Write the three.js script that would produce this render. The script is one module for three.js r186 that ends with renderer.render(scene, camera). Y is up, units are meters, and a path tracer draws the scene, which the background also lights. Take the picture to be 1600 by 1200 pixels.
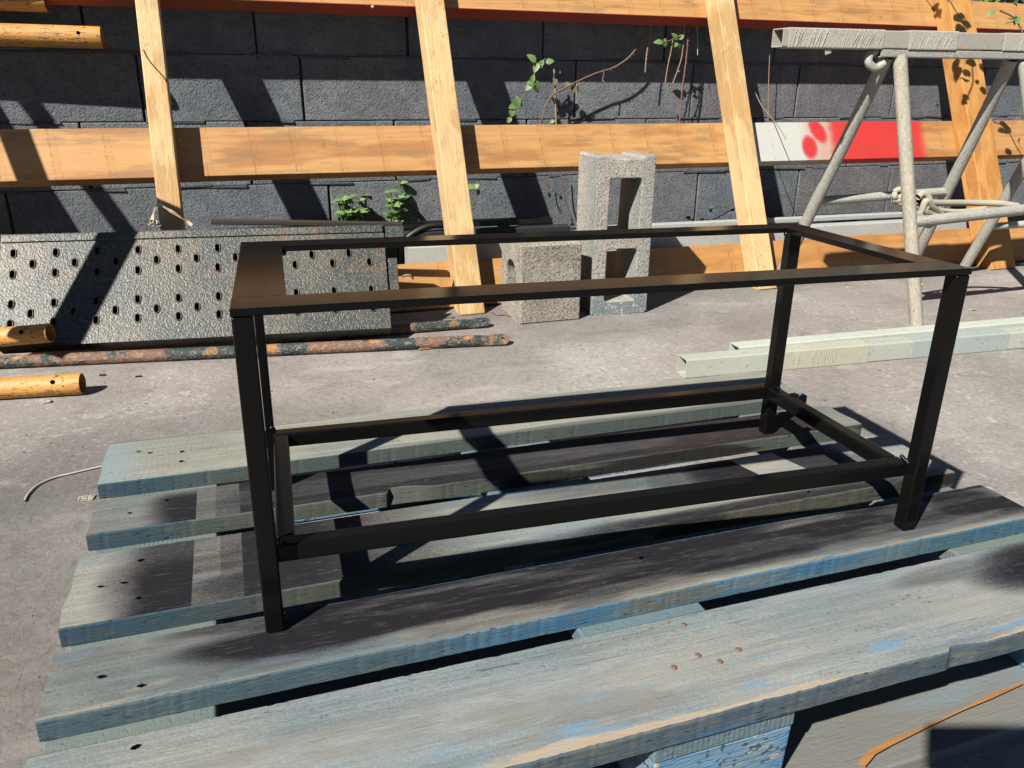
import * as THREE from 'three';
import { RoundedBoxGeometry } from 'three/addons/geometries/RoundedBoxGeometry.js';
import { mergeGeometries, mergeVertices } from 'three/addons/utils/BufferGeometryUtils.js';

// ---------------------------------------------------------------- camera, sky, sun, exposure
const scene = new THREE.Scene();
const CAM = { x: 1.094, y: 0.7099, z: 2.824, yaw: 0.3354, pitch: 0.3588, roll: 0.0069, f: 1237.396 };
const camera = new THREE.PerspectiveCamera(51.74, 4 / 3, 0.05, 200);
const cy = Math.cos(CAM.yaw), sy = Math.sin(CAM.yaw), cp = Math.cos(CAM.pitch), sp = Math.sin(CAM.pitch);
const F = new THREE.Vector3(sy * cp, -sp, -cy * cp), R0 = new THREE.Vector3(cy, 0, sy), U0 = new THREE.Vector3().crossVectors(R0, F);
const R = R0.clone().multiplyScalar(Math.cos(CAM.roll)).addScaledVector(U0, Math.sin(CAM.roll));
const U = U0.clone().multiplyScalar(Math.cos(CAM.roll)).addScaledVector(R0, -Math.sin(CAM.roll));
const C0 = new THREE.Vector3(CAM.x, CAM.y, CAM.z);
camera.position.copy(C0);
camera.quaternion.setFromRotationMatrix(new THREE.Matrix4().makeBasis(R, U, F.clone().negate()));
camera.updateMatrixWorld();

const renderer = new THREE.WebGLRenderer({ antialias: true });
renderer.toneMapping = THREE.LinearToneMapping;
renderer.toneMappingExposure = 2.42;
renderer.shadowMap.enabled = true;

const SUN = new THREE.Vector3(0.615, -0.67, -0.416).normalize();          // the way the light travels
{ // clear sky, deeper blue overhead and paler at the horizon
  const w = 256, h = 128, d = new Float32Array(w * h * 4);
  for (let j = 0; j < h; j++) for (let i = 0; i < w; i++) {
    const e = Math.max(0, Math.sin(((j + 0.5) / h - 0.5) * Math.PI)), t = Math.pow(1 - e, 2.6), o = (j * w + i) * 4;
    const below = (j + 0.5) / h < 0.5;
    const c = below ? [0.04, 0.038, 0.036] : [0.022 + 0.08 * t, 0.042 + 0.09 * t, 0.092 + 0.09 * t];
    d[o] = c[0]; d[o + 1] = c[1]; d[o + 2] = c[2]; d[o + 3] = 1;
  }
  const t = new THREE.DataTexture(d, w, h, THREE.RGBAFormat, THREE.FloatType);
  t.mapping = THREE.EquirectangularReflectionMapping; t.magFilter = THREE.LinearFilter; t.needsUpdate = true;
  scene.background = t; scene.environment = t;
}
const sun = new THREE.DirectionalLight(new THREE.Color(1, 0.95, 0.875), 4.7);
sun.target.position.set(2, 0.2, 0.8); scene.add(sun.target);
sun.position.copy(sun.target.position).addScaledVector(SUN, -8);
sun.castShadow = true; sun.shadow.mapSize.set(4096, 4096);
Object.assign(sun.shadow.camera, { left: -5, right: 5, top: 4, bottom: -4, near: 0.5, far: 20 });
sun.shadow.radius = 1.2;
scene.add(sun);

// ---------------------------------------------------------------- helpers
let seed = 1234567;
const rnd = () => { seed = (seed + 0x6d2b79f5) | 0; let t = Math.imul(seed ^ (seed >>> 15), 1 | seed); t = (t + Math.imul(t ^ (t >>> 7), 61 | t)) ^ t; return ((t ^ (t >>> 14)) >>> 0) / 4294967296; };
const rr = (a, b) => a + (b - a) * rnd();
const V = (x, y, z) => new THREE.Vector3(x, y, z);
const clamp = (x, a = 0, b = 1) => Math.min(b, Math.max(a, x));
const ss = (a, b, x) => { const t = clamp((x - a) / (b - a)); return t * t * (3 - 2 * t); };
const mix = (a, b, t) => a + (b - a) * t;
const mix3 = (a, b, t) => [mix(a[0], b[0], t), mix(a[1], b[1], t), mix(a[2], b[2], t)];
function hash(x, y, s) { let h = Math.imul(x, 374761393) ^ Math.imul(y, 668265263) ^ Math.imul(s, 2147483647 - 58); h = Math.imul(h ^ (h >>> 13), 1274126177); h ^= h >>> 16; return (h >>> 0) / 4294967296; }
function vn(x, y, p, q, s) { // value noise that tiles after p by q cells
  const xi = Math.floor(x), yi = Math.floor(y), fx = x - xi, fy = y - yi, u = fx * fx * (3 - 2 * fx), v = fy * fy * (3 - 2 * fy);
  const x0 = ((xi % p) + p) % p, x1 = (x0 + 1) % p, y0 = ((yi % q) + q) % q, y1 = (y0 + 1) % q;
  const a = hash(x0, y0, s), b = hash(x1, y0, s), c = hash(x0, y1, s), d = hash(x1, y1, s);
  return a + (b - a) * u + (c - a) * v + (a - b - c + d) * u * v;
}
function fbm(u, v, p, q, s, oct = 4, g = 0.5) { let t = 0, a = 1, n = 0; for (let i = 0; i < oct; i++) { t += a * vn(u * p, v * q, p, q, s + i * 17); n += a; a *= g; p *= 2; q *= 2; } return t / n; }
function tex(w, h, fn, srgb = true) {
  const d = new Uint8Array(w * h * 4);
  for (let j = 0; j < h; j++) for (let i = 0; i < w; i++) {
    const c = fn((i + 0.5) / w, (j + 0.5) / h), o = (j * w + i) * 4;
    if (typeof c === 'number') { d[o] = d[o + 1] = d[o + 2] = clamp(c) * 255; } else { d[o] = clamp(c[0], 0, 255); d[o + 1] = clamp(c[1], 0, 255); d[o + 2] = clamp(c[2], 0, 255); }
    d[o + 3] = 255;
  }
  const t = new THREE.DataTexture(d, w, h); t.wrapS = t.wrapT = THREE.RepeatWrapping; t.magFilter = THREE.LinearFilter; t.minFilter = THREE.LinearMipmapLinearFilter; t.generateMipmaps = true; t.anisotropy = 8;
  if (srgb) t.colorSpace = THREE.SRGBColorSpace;
  t.needsUpdate = true; return t;
}
const size = (t, w, h) => { const c = t.clone(); c.repeat.set(1 / w, 1 / h); c.needsUpdate = true; return c; };   // uv is in metres: w by h metres per tile
const ALBEDO = 0.57;                                                      // brings the colours below, given as the photograph shows them, to real-world base colours
const std = (o) => { const m = new THREE.MeshStandardMaterial({ roughness: 0.85, metalness: 0, ...o }); m.color.multiplyScalar(ALBEDO); return m; };
const names = {};
const numbered = (n) => { names[n] = (names[n] ?? -1) + 1; return names[n] ? `${n}_${String(names[n]).padStart(3, '0')}` : n; };
function thing(name, label, category, pos = [0, 0, 0], group) {
  const o = new THREE.Group(); o.name = numbered(name); o.position.set(...pos); scene.add(o);
  o.userData = { label, category }; if (group) o.userData.group = group; return o;
}
function part(name, geo, mat, parent) { const m = new THREE.Mesh(geo, mat); m.name = name; m.castShadow = m.receiveShadow = true; (parent ?? scene).add(m); return m; }
function solo(name, geo, mat, label, category, group) { const m = part(numbered(name), geo, mat); m.userData = { label, category }; if (group) m.userData.group = group; return m; }
// uv in metres from the dominant normal; long = which axis runs along u
function boxUV(g, long = 'x', ou = 0, ov = 0) {
  if (g.index) { const n = g.toNonIndexed(); g.dispose?.(); g = n; }
  const p = g.attributes.position, n = g.attributes.normal, uv = new Float32Array(p.count * 2);
  for (let i = 0; i < p.count; i += 3) {
    let nx = 0, ny = 0, nz = 0;
    for (let k = 0; k < 3; k++) { nx += Math.abs(n.getX(i + k)); ny += Math.abs(n.getY(i + k)); nz += Math.abs(n.getZ(i + k)); }
    for (let k = 0; k < 3; k++) {
      const x = p.getX(i + k), y = p.getY(i + k), z = p.getZ(i + k);
      let a, b;
      if (long === 'x') { if (nx > ny && nx > nz) { a = z; b = y; } else if (ny > nz) { a = x; b = z; } else { a = x; b = y; } }
      else if (long === 'y') { if (ny > nx && ny > nz) { a = x; b = z; } else if (nx > nz) { a = y; b = z; } else { a = y; b = x; } }
      else { if (nz > nx && nz > ny) { a = x; b = y; } else if (nx > ny) { a = z; b = y; } else { a = z; b = x; } }
      uv[(i + k) * 2] = a + ou; uv[(i + k) * 2 + 1] = b + ov;
    }
  }
  g.setAttribute('uv', new THREE.BufferAttribute(uv, 2)); return g;
}
const rbox = (w, h, d, r = 0.003, seg = 1) => new RoundedBoxGeometry(w, h, d, seg, r);
// uneven edges: pushes every vertex a little, the same way for equal positions
function rough(g, amp, freq = 40, s = 5) {
  const p = g.attributes.position;
  const n = (x, y, z, k) => (vn(x * freq + 100 + z * freq * 0.7, y * freq + 100 + z * freq * 1.3, 4096, 4096, s + k) - 0.5) * 2 * amp;
  for (let i = 0; i < p.count; i++) { const x = p.getX(i), y = p.getY(i), z = p.getZ(i); p.setXYZ(i, x + n(x, y, z, 0), y + n(x, y, z, 1), z + n(x, y, z, 2)); }
  g.computeVertexNormals(); return g;
}
const quatTo = (dir, from = V(0, 1, 0)) => new THREE.Quaternion().setFromUnitVectors(from, dir.clone().normalize());
// a pipe open at both ends, its base at a, pointing at b
function pipe(a, b, r, wall = 0.003, seg = 20) {
  const L = a.distanceTo(b), q = Math.min(0.001, r * 0.1);
  const pts = [[r - wall, 0], [r - q, 0], [r, q], [r, L - q], [r - q, L], [r - wall, L], [r - wall, 0]].map((k) => new THREE.Vector2(...k));
  const g = new THREE.LatheGeometry(pts, seg), u = g.attributes.uv, p = g.attributes.position;
  for (let i = 0; i < u.count; i++) u.setXY(i, p.getY(i), u.getX(i) * Math.PI * 2 * r);
  g.computeVertexNormals();
  g.applyQuaternion(quatTo(b.clone().sub(a))); g.translate(a.x, a.y, a.z); return g.toNonIndexed();
}
function rod(pts, r, seg = 8, len = 40, closed = false) {
  const c = new THREE.CatmullRomCurve3(pts), g = new THREE.TubeGeometry(c, len, r, seg, closed), u = g.attributes.uv, L = c.getLength();
  for (let i = 0; i < u.count; i++) u.setXY(i, u.getX(i) * L, u.getY(i) * Math.PI * 2 * r);
  return g.toNonIndexed();
}
// hollow square section from a to b, width across (level) by height
function squareTube(a, b, w, h, wall = 0.003, tiltRoll = 0) {
  const s = new THREE.Shape(), rect = (sh, x, y, q) => { sh.moveTo(-x + q, -y); sh.lineTo(x - q, -y); sh.quadraticCurveTo(x, -y, x, -y + q); sh.lineTo(x, y - q); sh.quadraticCurveTo(x, y, x - q, y); sh.lineTo(-x + q, y); sh.quadraticCurveTo(-x, y, -x, y - q); sh.lineTo(-x, -y + q); sh.quadraticCurveTo(-x, -y, -x + q, -y); };
  rect(s, w / 2, h / 2, 0.004); const hole = new THREE.Path(); rect(hole, w / 2 - wall, h / 2 - wall, 0.0025); s.holes.push(hole);
  const g = boxUV(new THREE.ExtrudeGeometry(s, { depth: a.distanceTo(b), bevelEnabled: false, curveSegments: 3 }), 'z');
  const z = b.clone().sub(a).normalize(), x = V(0, 1, 0).cross(z).normalize(), y = z.clone().cross(x);
  g.applyMatrix4(new THREE.Matrix4().makeBasis(x, y, z).multiply(new THREE.Matrix4().makeRotationZ(tiltRoll))); g.translate(a.x, a.y, a.z); return g;
}
// where the sight line of a pixel of the 1600 x 1200 photograph meets a surface of the scene
const ray = (u, v) => F.clone().addScaledVector(R, (u - 800) / CAM.f).addScaledVector(U, (600 - v) / CAM.f).normalize();
const meet = (u, v, n, p0) => { const d = ray(u, v), t = p0.clone().sub(C0).dot(n) / d.dot(n); return C0.clone().addScaledVector(d, t); };
const onGround = (u, v, h = 0) => meet(u, v, V(0, 1, 0), V(0, h, 0));
const onZ = (u, v, z) => meet(u, v, V(0, 0, 1), V(0, 0, z));
const WALL = -0.3;

// ---------------------------------------------------------------- textures
const woodTex = tex(1024, 256, (u, v) => { // timber, the grain along u; 1.6 m by 0.32 m
  const w = fbm(u, v, 4, 6, 11, 3), ring = Math.sin((v * 34 + w * 7 + fbm(u, v, 2, 3, 31, 2) * 5) * 3.1) * 0.5 + 0.5;
  const fib = fbm(u, v, 40, 256, 3, 2), blot = fbm(u, v, 6, 4, 21, 4);
  const t = 0.55 * ring + 0.25 * fib + 0.35 * blot;
  return mix3([196, 146, 84], [226, 182, 120], t);
});
const woodBump = tex(1024, 256, (u, v) => 0.5 * fbm(u, v, 30, 200, 7, 3) + 0.5 * fbm(u, v, 90, 180, 57, 2), false);
const paleTex = tex(1024, 256, (u, v) => { // paler, rough-sawn timber with dark specks and streaks
  const w = fbm(u, v, 3, 5, 111, 3), ring = Math.sin((v * 26 + w * 9) * 3.1) * 0.5 + 0.5, blot = fbm(u, v, 8, 4, 121, 4);
  let c = mix3([208, 172, 120], [238, 206, 152], 0.2 * ring + 0.8 * blot);
  const speck = fbm(u, v, 160, 90, 133, 2), zone = ss(0.5, 0.68, fbm(u, v, 5, 3, 143, 3));
  c = mix3(c, [138, 108, 72], 0.6 * zone * ss(0.66, 0.78, speck));
  c = mix3(c, [182, 134, 74], 0.5 * ss(0.52, 0.66, fbm(u, v, 6, 3, 163, 5, 0.6))); c = mix3(c, [170, 146, 108], 0.3 * ss(0.58, 0.68, fbm(u, v, 16, 8, 173, 5, 0.65)));
  c = mix3(c, [164, 128, 84], 0.4 * ss(0.68, 0.82, fbm(u, v, 10, 120, 153, 2)));
  return c;
});
const blockBump = tex(1024, 1024, (u, v) => { // pitted cement block, 0.5 m
  const a = fbm(u, v, 60, 60, 201, 4, 0.65), b = fbm(u, v, 150, 150, 211, 2), pit = ss(0.60, 0.74, fbm(u, v, 90, 90, 221, 2)), hole = ss(0.73, 0.8, fbm(u, v, 36, 36, 231, 2));
  return 0.6 + 0.4 * (a - 0.5) + 0.15 * (b - 0.5) - 0.4 * pit - 0.3 * hole;
}, false);
const blockTex = tex(1024, 1024, (u, v) => {
  const a = fbm(u, v, 8, 8, 241, 5), pit = ss(0.62, 0.76, fbm(u, v, 90, 90, 221, 2)), gr = fbm(u, v, 256, 256, 251, 1);
  const k = 0.82 + 0.22 * a + 0.22 * (gr - 0.5); let c = [126 * k, 132 * k, 138 * k]; c = mix3(c, [150, 152, 152], 0.35 * ss(0.55, 0.7, fbm(u, v, 5, 7, 271, 5, 0.6)));
  c = mix3(c, [80, 83, 87], 0.5 * pit);
  return mix3(c, [188, 188, 184], 0.6 * ss(0.84, 0.88, fbm(u, v, 44, 60, 261, 3)));
});
const cementTex = tex(1024, 1024, (u, v) => { // bare cement
  const a = fbm(u, v, 6, 6, 301, 5), gr = fbm(u, v, 200, 200, 311, 2), pit = ss(0.66, 0.78, fbm(u, v, 80, 80, 321, 2));
  const k = 0.8 + 0.25 * a + 0.3 * (gr - 0.5);
  return mix3([192 * k, 186 * k, 174 * k], [92, 88, 82], 0.7 * pit);
});
const groundTex = tex(2048, 2048, (u, v) => { // worn concrete yard, 3 m
  const big = fbm(u, v, 3, 3, 401, 5), mid = fbm(u, v, 14, 14, 411, 4), fine = fbm(u, v, 420, 420, 421, 2), pink = ss(0.45, 0.7, fbm(u, v, 4, 5, 431, 4));
  let k = 0.84 + 0.2 * (big - 0.5) + 0.2 * (mid - 0.5) + 0.15 * (fine - 0.5);
  let c = mix3([188, 185, 179], [193, 184, 178], pink); c = [c[0] * k, c[1] * k, c[2] * k];
  const grit = fbm(u, v, 260, 260, 441, 2); c = mix3(c, [104, 96, 88], 0.3 * ss(0.7, 0.84, grit));
  c = mix3(c, [222, 214, 204], 0.5 * ss(0.7, 0.82, fbm(u, v, 300, 300, 451, 2)) * ss(0.4, 0.6, mid));
  const scuff = fbm(u, v, 24, 60, 461, 4); c = mix3(c, [206, 198, 188], 0.3 * ss(0.66, 0.78, scuff));
  c = mix3(c, [132, 122, 113], 0.25 * ss(0.64, 0.74, fbm(u, v, 30, 44, 471, 4)));
  const crack = Math.abs(fbm(u, v, 5, 5, 481, 5) - 0.5); c = mix3(c, [112, 104, 98], 0.12 * (1 - ss(0.0, 0.0025, crack)));
  return c;
});
const groundBump = tex(1024, 1024, (u, v) => { const a = fbm(u, v, 120, 120, 501, 3, 0.7); return 0.45 * a + 0.3 * fbm(u, v, 20, 20, 511, 3) - 0.35 * ss(0.68, 0.82, fbm(u, v, 90, 90, 521, 2)) + 0.3; }, false);
const plankTex = tex(1024, 1024, (u, v) => { // dark green steel under a crust of paint and mortar specks, 0.4 m
  const z = ss(0.25, 0.75, fbm(u, v, 3, 3, 601, 5)), sp = fbm(u, v, 130, 130, 611, 2), sp2 = fbm(u, v, 90, 90, 621, 2), rust = ss(0.55, 0.72, fbm(u, v, 5, 4, 631, 4));
  let c = mix3([62, 76, 76], [112, 112, 104], z);
  c = mix3(c, [146, 144, 134], 0.55 * ss(0.5, 0.7, sp));
  c = mix3(c, [176, 134, 106], 0.75 * rust * ss(0.42, 0.66, sp2));
  c = mix3(c, [176, 166, 144], 0.55 * ss(0.6, 0.7, sp2) * (1 - rust));
  c = mix3(c, [28, 52, 56], 0.5 * ss(0.6, 0.74, fbm(u, v, 110, 110, 641, 2)));
  return c;
});
const plankBump = tex(1024, 1024, (u, v) => 0.6 * fbm(u, v, 130, 130, 611, 2) + 0.4 * fbm(u, v, 70, 70, 661, 3), false);
const rustTex = tex(1024, 256, (u, v) => { // old tube: dark green paint in bands, rust, specks; 1.2 m by 0.15 m
  const band = fbm(u, v, 16, 1, 701, 2), sp = fbm(u, v, 160, 24, 711, 3);
  let c = mix3([122, 92, 72], [40, 56, 54], ss(0.47, 0.56, band + 0.25 * (fbm(u, v, 60, 8, 721, 2) - 0.5)));
  c = mix3(c, [196, 132, 92], 0.45 * ss(0.5, 0.68, sp) * ss(0.42, 0.6, fbm(u, v, 24, 4, 731, 3)));
  c = mix3(c, [214, 140, 52], 0.55 * ss(0.68, 0.76, fbm(u, v, 22, 5, 741, 3)));
  return mix3(c, [168, 158, 146], 0.6 * ss(0.62, 0.74, fbm(u, v, 220, 32, 751, 2)));
});
const yellowTex = tex(1024, 256, (u, v) => { // yellow enamel, scratched, 0.8 m by 0.16 m
  const z = fbm(u, v, 6, 3, 801, 4); let c = mix3([206, 140, 56], [226, 172, 92], z); c = mix3(c, [184, 150, 104], 0.5 * ss(0.55, 0.7, fbm(u, v, 20, 8, 841, 5, 0.6)));
  c = mix3(c, [92, 56, 44], 0.9 * ss(0.70, 0.74, fbm(u, v, 26, 60, 811, 3)));
  c = mix3(c, [110, 64, 40], 0.8 * ss(0.74, 0.78, fbm(u, v, 90, 40, 821, 2)));
  return mix3(c, [176, 98, 46], 0.5 * ss(0.58, 0.7, fbm(u, v, 8, 4, 831, 3)));
});
const greyPaintTex = tex(1024, 256, (u, v) => { // pale overspray on steel, 0.6 m by 0.1 m
  const z = fbm(u, v, 10, 4, 901, 4), sp = fbm(u, v, 160, 60, 911, 2);
  let c = mix3([178, 174, 162], [204, 200, 188], z); c = mix3(c, [128, 122, 112], 0.65 * ss(0.66, 0.76, sp));
  return mix3(c, [222, 218, 206], 0.5 * ss(0.6, 0.7, fbm(u, v, 60, 30, 921, 2)));
});
const whiteTex = tex(512, 128, (u, v) => { const z = fbm(u, v, 6, 4, 951, 4), sp = fbm(u, v, 120, 40, 961, 2); let c = mix3([206, 212, 204], [226, 230, 222], z); return mix3(c, [150, 150, 140], 0.5 * ss(0.74, 0.82, sp)); });
const blueTex = tex(1024, 256, (u, v) => { // blue pallet paint, worn through to the wood; grain along u, 0.7 m by 0.18 m
  const z = fbm(u, v, 6, 4, 1001, 4), gr = fbm(u, v, 20, 140, 1011, 3);
  let c = mix3([76, 128, 172], [112, 156, 186], z); c = mix3(c, [142, 160, 164], 0.8 * ss(0.45, 0.66, fbm(u, v, 5, 3, 1021, 4)));
  c = mix3(c, [52, 84, 112], 0.5 * ss(0.6, 0.72, gr)); c = mix3(c, [206, 170, 126], 0.85 * ss(0.69, 0.74, fbm(u, v, 34, 16, 1031, 4)));
  return mix3(c, [40, 56, 70], 0.7 * ss(0.72, 0.78, fbm(u, v, 80, 30, 1041, 2)));
});
const sawTex = tex(1024, 256, (u, v) => { // rough-sawn board under grey-blue paint, saw marks across; u across the grain
  const z = fbm(u, v, 6, 4, 1101, 4); let c = mix3([142, 164, 164], [172, 184, 178], z);
  const saw = Math.sin((u * 95 + 1.5 * fbm(u, v, 7, 2, 1111, 2)) * 6.283) * 0.5 + 0.5; c = mix3(c, [84, 98, 98], 0.5 * ss(0.8, 0.97, saw) * ss(0.42, 0.6, fbm(u, v, 9, 6, 1121, 3)));
  return c;
});
const boardTex = tex(1024, 256, (u, v) => { const z = fbm(u, v, 5, 4, 1151, 4), g = fbm(u, v, 12, 120, 1161, 3); let c = mix3([114, 115, 110], [134, 133, 126], 0.6 * z + 0.4 * g); return mix3(c, [118, 138, 150], 0.6 * ss(0.55, 0.7, fbm(u, v, 4, 5, 1171, 3))); });
const streakBump = tex(1024, 512, (u, v) => 0.6 * fbm(u, v, 24, 180, 1201, 4) + 0.25 * fbm(u, v, 200, 200, 1211, 2) - 0.3 * ss(0.7, 0.76, fbm(u, v, 40, 60, 1221, 2)) + 0.2, false);

// the tops of the deck boards, as they lie: x 0.84..2.165 m along u, z 1.44..2.345 m down from v = 1; the band under it holds the front edges
const BOARDS = [[1.463, 1.62], [1.675, 1.773], [1.824, 1.979], [2.021, 2.124], [2.167, 2.316]];
const DX0 = 0.84, DW = 1.325, DZ0 = 1.44, DD = 0.905, DTOP = 0.72;        // the tops fill v from 1 - DTOP to 1
const hazeN = (x, z, s, f = 9) => fbm(x / 4, z / 4, f * 4, f * 4, s, 4);
function boardTop(x, z) {
  let b = BOARDS.findIndex((q) => z < q[1] + 0.02); if (b < 0) b = 4;
  const [z0, z1] = BOARDS[b], t = clamp((z - z0) / (z1 - z0));
  const n1 = hazeN(x, z, 1320), n2 = fbm(x / 2, z / 2, 8, 34, 1330 + b, 4), grit = fbm(x / 2, z / 2, 1500, 1500, 1340, 1);
  const gr = fbm(x / 2, z / 2, 30, 900, 1300 + b, 3), gr2 = fbm(x / 2, z / 2, 10, 150, 1310 + b, 4), st = fbm(x / 2, z / 2, 12, 120, 1370 + b, 4);
  let c = [[160, 161, 149], [126, 127, 124], [160, 161, 153], [116, 118, 115], [144, 154, 156]][b];
  c = mix3(c, [174, 171, 157], 0.45 * ss(0.4, 0.65, n1)); c = mix3(c, [122, 140, 142], 0.3 * ss(0.5, 0.7, n2));
  const k = 0.93 + 0.16 * (gr - 0.5) + 0.18 * (gr2 - 0.5) + 0.14 * (grit - 0.5); c = c.map((q) => q * k);
  if (b === 0) { const saw = Math.sin((x * 120 + 2.5 * n2) * 6.283) * 0.5 + 0.5; c = mix3(c, [116, 117, 106], 0.32 * ss(0.88, 1, saw) * ss(0.42, 0.6, hazeN(x, z, 1350, 14))); c = mix3(c, [140, 162, 170], 0.6 * ss(0.93, 0.86, x)); }
  // drifts of black overspray left by parts that lay here before: soft outlines, crisp where a part masked them
  let d = 0; const wx = 0.05 * (n1 - 0.5), wz = 0.03 * (n2 - 0.5) + 0.012 * (gr2 - 0.5);
  const put = (v) => { d = Math.max(d, v); };
  const blob = (cx, cz, rx, rz, a) => { const q = ((x + wx - cx) / rx) ** 2 + ((z + wz - cz) / rz) ** 2; put(a * (1 - ss(0.15, 1.25, q))); };
  if (b === 1) {
    if (x < 0.996) put(0.99 * ss(0.91, 0.975, x + wx) * ss(-0.1, 0.3, t));
    else if (x < 1.055) put(0.3 + 0.35 * (st - 0.3) + (x > 1.022 ? 0.14 : 0));
    else if (x < 2.06) { const hi = ss(0.25, 0.45, t + wz * 4) * (1 - ss(0.62, 0.8, t + wz * 4)); put(0.92 - 0.55 * hi * (1 - ss(1.7, 1.8, x + wx)) - 0.2 * (st - 0.4)); if (x > 1.72) put(0.9 - 0.25 * st - 0.5 * (1 - ss(0.006, 0.03, Math.hypot((x - 1.69) * 0.25, z - 1.722)))); }
    put((0.5 + 0.3 * st) * (1 - ss(2.04, 2.09, x)) * (x > 1.055 ? 1 : 0));
  }
  if (b === 2) {
    if (x < 0.996) put(0.99 * ss(0.885, 0.96, x + wx * 1.4) * (0.75 + 0.3 * ss(0.1, 0.5, t)));
    else if (x < 1.055) put(0.26 + 0.7 * (st - 0.35) + (x > 1.028 ? 0.16 : 0));
    else put(0.97 * (1 - ss(1.1, 1.42, x + wx * 2)));
    if (x < 1.82 + 0.25 * (z - 1.83)) { blob(1.80, 1.868, 0.11, 0.05, 1.0); blob(1.70, 1.862, 0.08, 0.04, 0.5); } else if (x > 1.905 + 0.25 * (z - 1.83)) { blob(1.94, 1.87, 0.09, 0.07, 0.85); blob(2.03, 1.9, 0.05, 0.04, 0.4); }
    blob(1.78, 1.974, 0.36, 0.028, 0.92); blob(1.4, 1.985, 0.25, 0.02, 0.6); blob(1.0, 1.972, 0.07, 0.02, 0.6); blob(1.12, 1.95, 0.16, 0.05, 0.8); blob(1.6, 1.85, 0.2, 0.03, 0.35);
  }
  if (b === 3) {
    put((0.42 + 0.5 * ss(0.34, 0.6, st)) * ss(0.95, 1.12, x + wx) * (1 - ss(0.62, 1.0, t + 2 * wz)));
    blob(1.115, 2.075, 0.15, 0.034, 1.05); blob(1.06, 2.03, 0.1, 0.02, 0.8); blob(1.3, 2.07, 0.2, 0.03, 0.85); blob(1.44, 2.088, 0.16, 0.022, 0.8);
    blob(1.66, 2.07, 0.2, 0.04, 1.1); blob(1.5, 2.06, 0.3, 0.03, 0.8); blob(1.8, 2.06, 0.12, 0.036, 1.0); blob(1.92, 2.05, 0.12, 0.03, 0.75); blob(2.07, 2.06, 0.085, 0.04, 1.05); blob(1.97, 2.085, 0.1, 0.014, 0.7);
    d *= 0.72 + 0.45 * ss(0.3, 0.55, st);
  }
  if (b === 4) { blob(2.07, 2.22, 0.16, 0.055, 1.05); blob(2.14, 2.25, 0.13, 0.06, 1.0); blob(1.9, 2.195, 0.1, 0.02, 0.3); }
  if (b === 0) blob(1.75, 1.615, 0.45, 0.012, 0.35);
  d = clamp(d); d = clamp(d + 1.5 * (grit - 0.5) * d * (1 - d));                                      // the droplets at its fringe
  // wear: blue under the grey, bare wood, cracks along the grain, scratches
  if (b === 4) {
    const s1 = fbm(x / 2, z / 2, 6, 30, 1440, 5, 0.6), s2 = fbm(x / 2, z / 2, 14, 70, 1450, 5, 0.6);
    c = mix3(c, [166, 162, 152], 0.42 * ss(0.3, 0.5, t + 0.4 * (s1 - 0.5)) * (1 - ss(0.6, 0.85, t + 0.5 * (s1 - 0.5))) * ss(0.4, 0.55, s1 + 0.1));
    c = mix3(c, [116, 152, 180], 0.72 * ss(0.535, 0.6, s2) * ss(0.45, 0.7, t) * ss(1.1, 1.35, x));
    c = mix3(c, [128, 126, 120], 0.45 * ss(0.55, 0.65, fbm(x / 2, z / 2, 10, 40, 1460, 5, 0.6)) * ss(0.2, 0.4, t));
    c = mix3(c, mix3([188, 166, 140], [206, 178, 142], s2), 0.7 * ss(0.95, 0.98, t + 0.12 * (s1 - 0.5) + 0.24 * (s2 - 0.5) + 0.1 * (gr2 - 0.5)) * ss(1.15, 1.3, x));
  } else if (b >= 2) {
    const s2 = fbm(x / 2, z / 2, 12, 60, 1390 + b, 5, 0.6); c = mix3(c, [112, 144, 166], 0.3 * ss(0.57, 0.66, s2)); c = mix3(c, [182, 172, 154], 0.4 * ss(0.56, 0.66, fbm(x / 2, z / 2, 9, 50, 1400 + b, 5, 0.6)));
  }
  if (b === 3) c = mix3(c, [176, 164, 146], 0.4 * ss(0.94, 0.985, t + 0.2 * (gr2 - 0.5)));
  c = mix3(c, b === 1 && x > 1.7 ? [40, 31, 33] : [29, 28, 33], 0.97 * d);
  const ck = Math.abs(fbm(x / 2, z / 2, 7, 130, 1470 + b, 4) - 0.5); c = mix3(c, [58, 56, 54], 0.5 * (1 - ss(0.0, 0.007, ck)) * ss(0.5, 0.62, n2));
  c = mix3(c, [150, 148, 144], 0.22 * ss(0.62, 0.8, fbm(x / 2, z / 2, 110, 1200, 1380, 3)) * (0.25 + d));
  c = mix3(c, [74, 70, 66], 0.4 * ss(0.78, 0.84, fbm(x / 2, z / 2, 420, 800, 1430, 2)) * ss(0.45, 0.7, n2));
  return c;
}
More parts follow.
